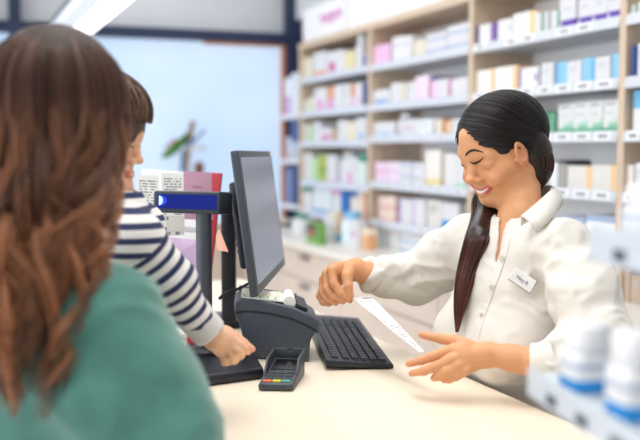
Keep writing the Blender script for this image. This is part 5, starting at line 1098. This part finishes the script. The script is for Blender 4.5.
# child's hair
f = Fld(CH-.13, CH+.13, .0035); q = lambda x, y, z: HCd(x, y, z)
f.ell(q(0, -.013, .034), np.array([.0815, .104, .091])*CS, 0, ax=C3); f.ell(q(0, .115, -.072), np.array([.088, .085, .085])*CS, .008, ax=C3, sub=True)
for s in (-1, 1): f.ell(q(s*.09, .008, -.04), np.array([.03, .034, .042])*CS, .006, ax=C3, sub=True)
f.cut(q(0, -.02, -.07), -cu_); V, Q = f.mesh(1); link_mesh('hair', V, Q, M_hairB, kid, smooth=True, cols=np.tile(lin((92, 70, 58)), (len(V), 1)))
pths, rds, cls = [], [], []
for i in range(320):
    a0 = nrm(np.array([RNG.normal(-.1, .2), -.15+RNG.normal(0, .2), 1.0])); az = RNG.uniform(-math.pi, math.pi); el = -.35 if abs(az) > 1.0 else .17; a1 = np.array([math.sin(az)*math.cos(el), math.cos(az)*math.cos(el), math.sin(el)])
    u = np.linspace(0, 1, 14)[:, None]; d = a0*(1-u)+a1*u; d /= np.linalg.norm(d, axis=1)[:, None]; L = np.array([0, -.013, .034])+np.array([.0825, .105, .092])*d*(RNG.uniform(1.0, 1.06)+(.05+.15*(abs(az) < 1.2))*np.sin(.3+2.5*u)*RNG.uniform(.5, 1)); L[:, 0] += .006*np.sin(u[:, 0]*5+az*3)
    pths.append(xf(C3, CH, L, CS)); rds.append(np.linspace(.0016, .0008, 14)); cls.append(lin((112, 86, 70))*RNG.uniform(.45, 1.7))
strands(kid, 'hair_strands', pths, rds, cls, M_hairB)
kb_ = bvh(kV, kQ)
facetube(kb_, [(127, 137), (132, 135.5), (137, 138)], .0013, M_hairB, 'eyebrow', kid)
facetube(kb_, [(126, 145), (130, 146), (135, 148)], .0011, M_hairB, 'eyelashes', kid)
# ================================================================== light, camera
wd = bpy.data.worlds.new('daylight'); SC.world = wd; wd.use_nodes = True; nt = wd.node_tree; bg = nt.nodes['Background']
bg.inputs['Color'].default_value = list(lin((240, 246, 255)))+[1]; bg.inputs["Strength"].default_value = .52
def area(name, loc, rot, size, sy, en, col=(1, 1, 1)):
    l = bpy.data.lights.new(name, 'AREA'); l.shape = 'RECTANGLE'; l.size = size; l.size_y = sy; l.energy = en; l.color = col
    o = bpy.data.objects.new(name, l); COL.objects.link(o); o.location = loc; o.rotation_euler = rot; return o
area('ceiling_panel_light', (1.2, 3.8, 2.95), (0, math.radians(-12), 0), .5, 4.2, 19, (1, .985, .965))
area('ceiling_panel_light', (-.6, 2.6, 2.95), (0, math.radians(-12), 0), .6, 4.6, 16, (1, .985, .965))
dl_ = area('counter_fill_light', (.55, 1.5, 2.95), (0, math.radians(-4), 0), .7, 2.6, 15, (1, .98, .95)); dl_.data.spread = math.radians(110)  # unseen lamp added to brighten the countertop, narrowed to spare the shelves
area('left_fill_light', (-3.7, 2.2, 1.75), (0, math.radians(-90), 0), 2.2, 6.5, 148, (.98, .99, 1))  # unseen source added on the left to brighten the shelf backs
cam = bpy.data.cameras.new('camera'); co = bpy.data.objects.new('camera', cam); COL.objects.link(co); SC.camera = co
co.matrix_world = Matrix(((R[0], U[0], -F[0], CAM[0]), (R[1], U[1], -F[1], CAM[1]), (R[2], U[2], -F[2], CAM[2]), (0, 0, 0, 1)))
cam.sensor_width = 36; cam.lens = FPX/640*36; cam.clip_start = .02
cam.dof.use_dof = True; cam.dof.focus_distance = 1.9; cam.dof.aperture_fstop = 2.2
SC.view_settings.view_transform = 'Standard'; SC.view_settings.look = 'None'; SC.view_settings.gamma = 1; SC.view_settings.use_curve_mapping = False
SC.view_settings.exposure = 0.0
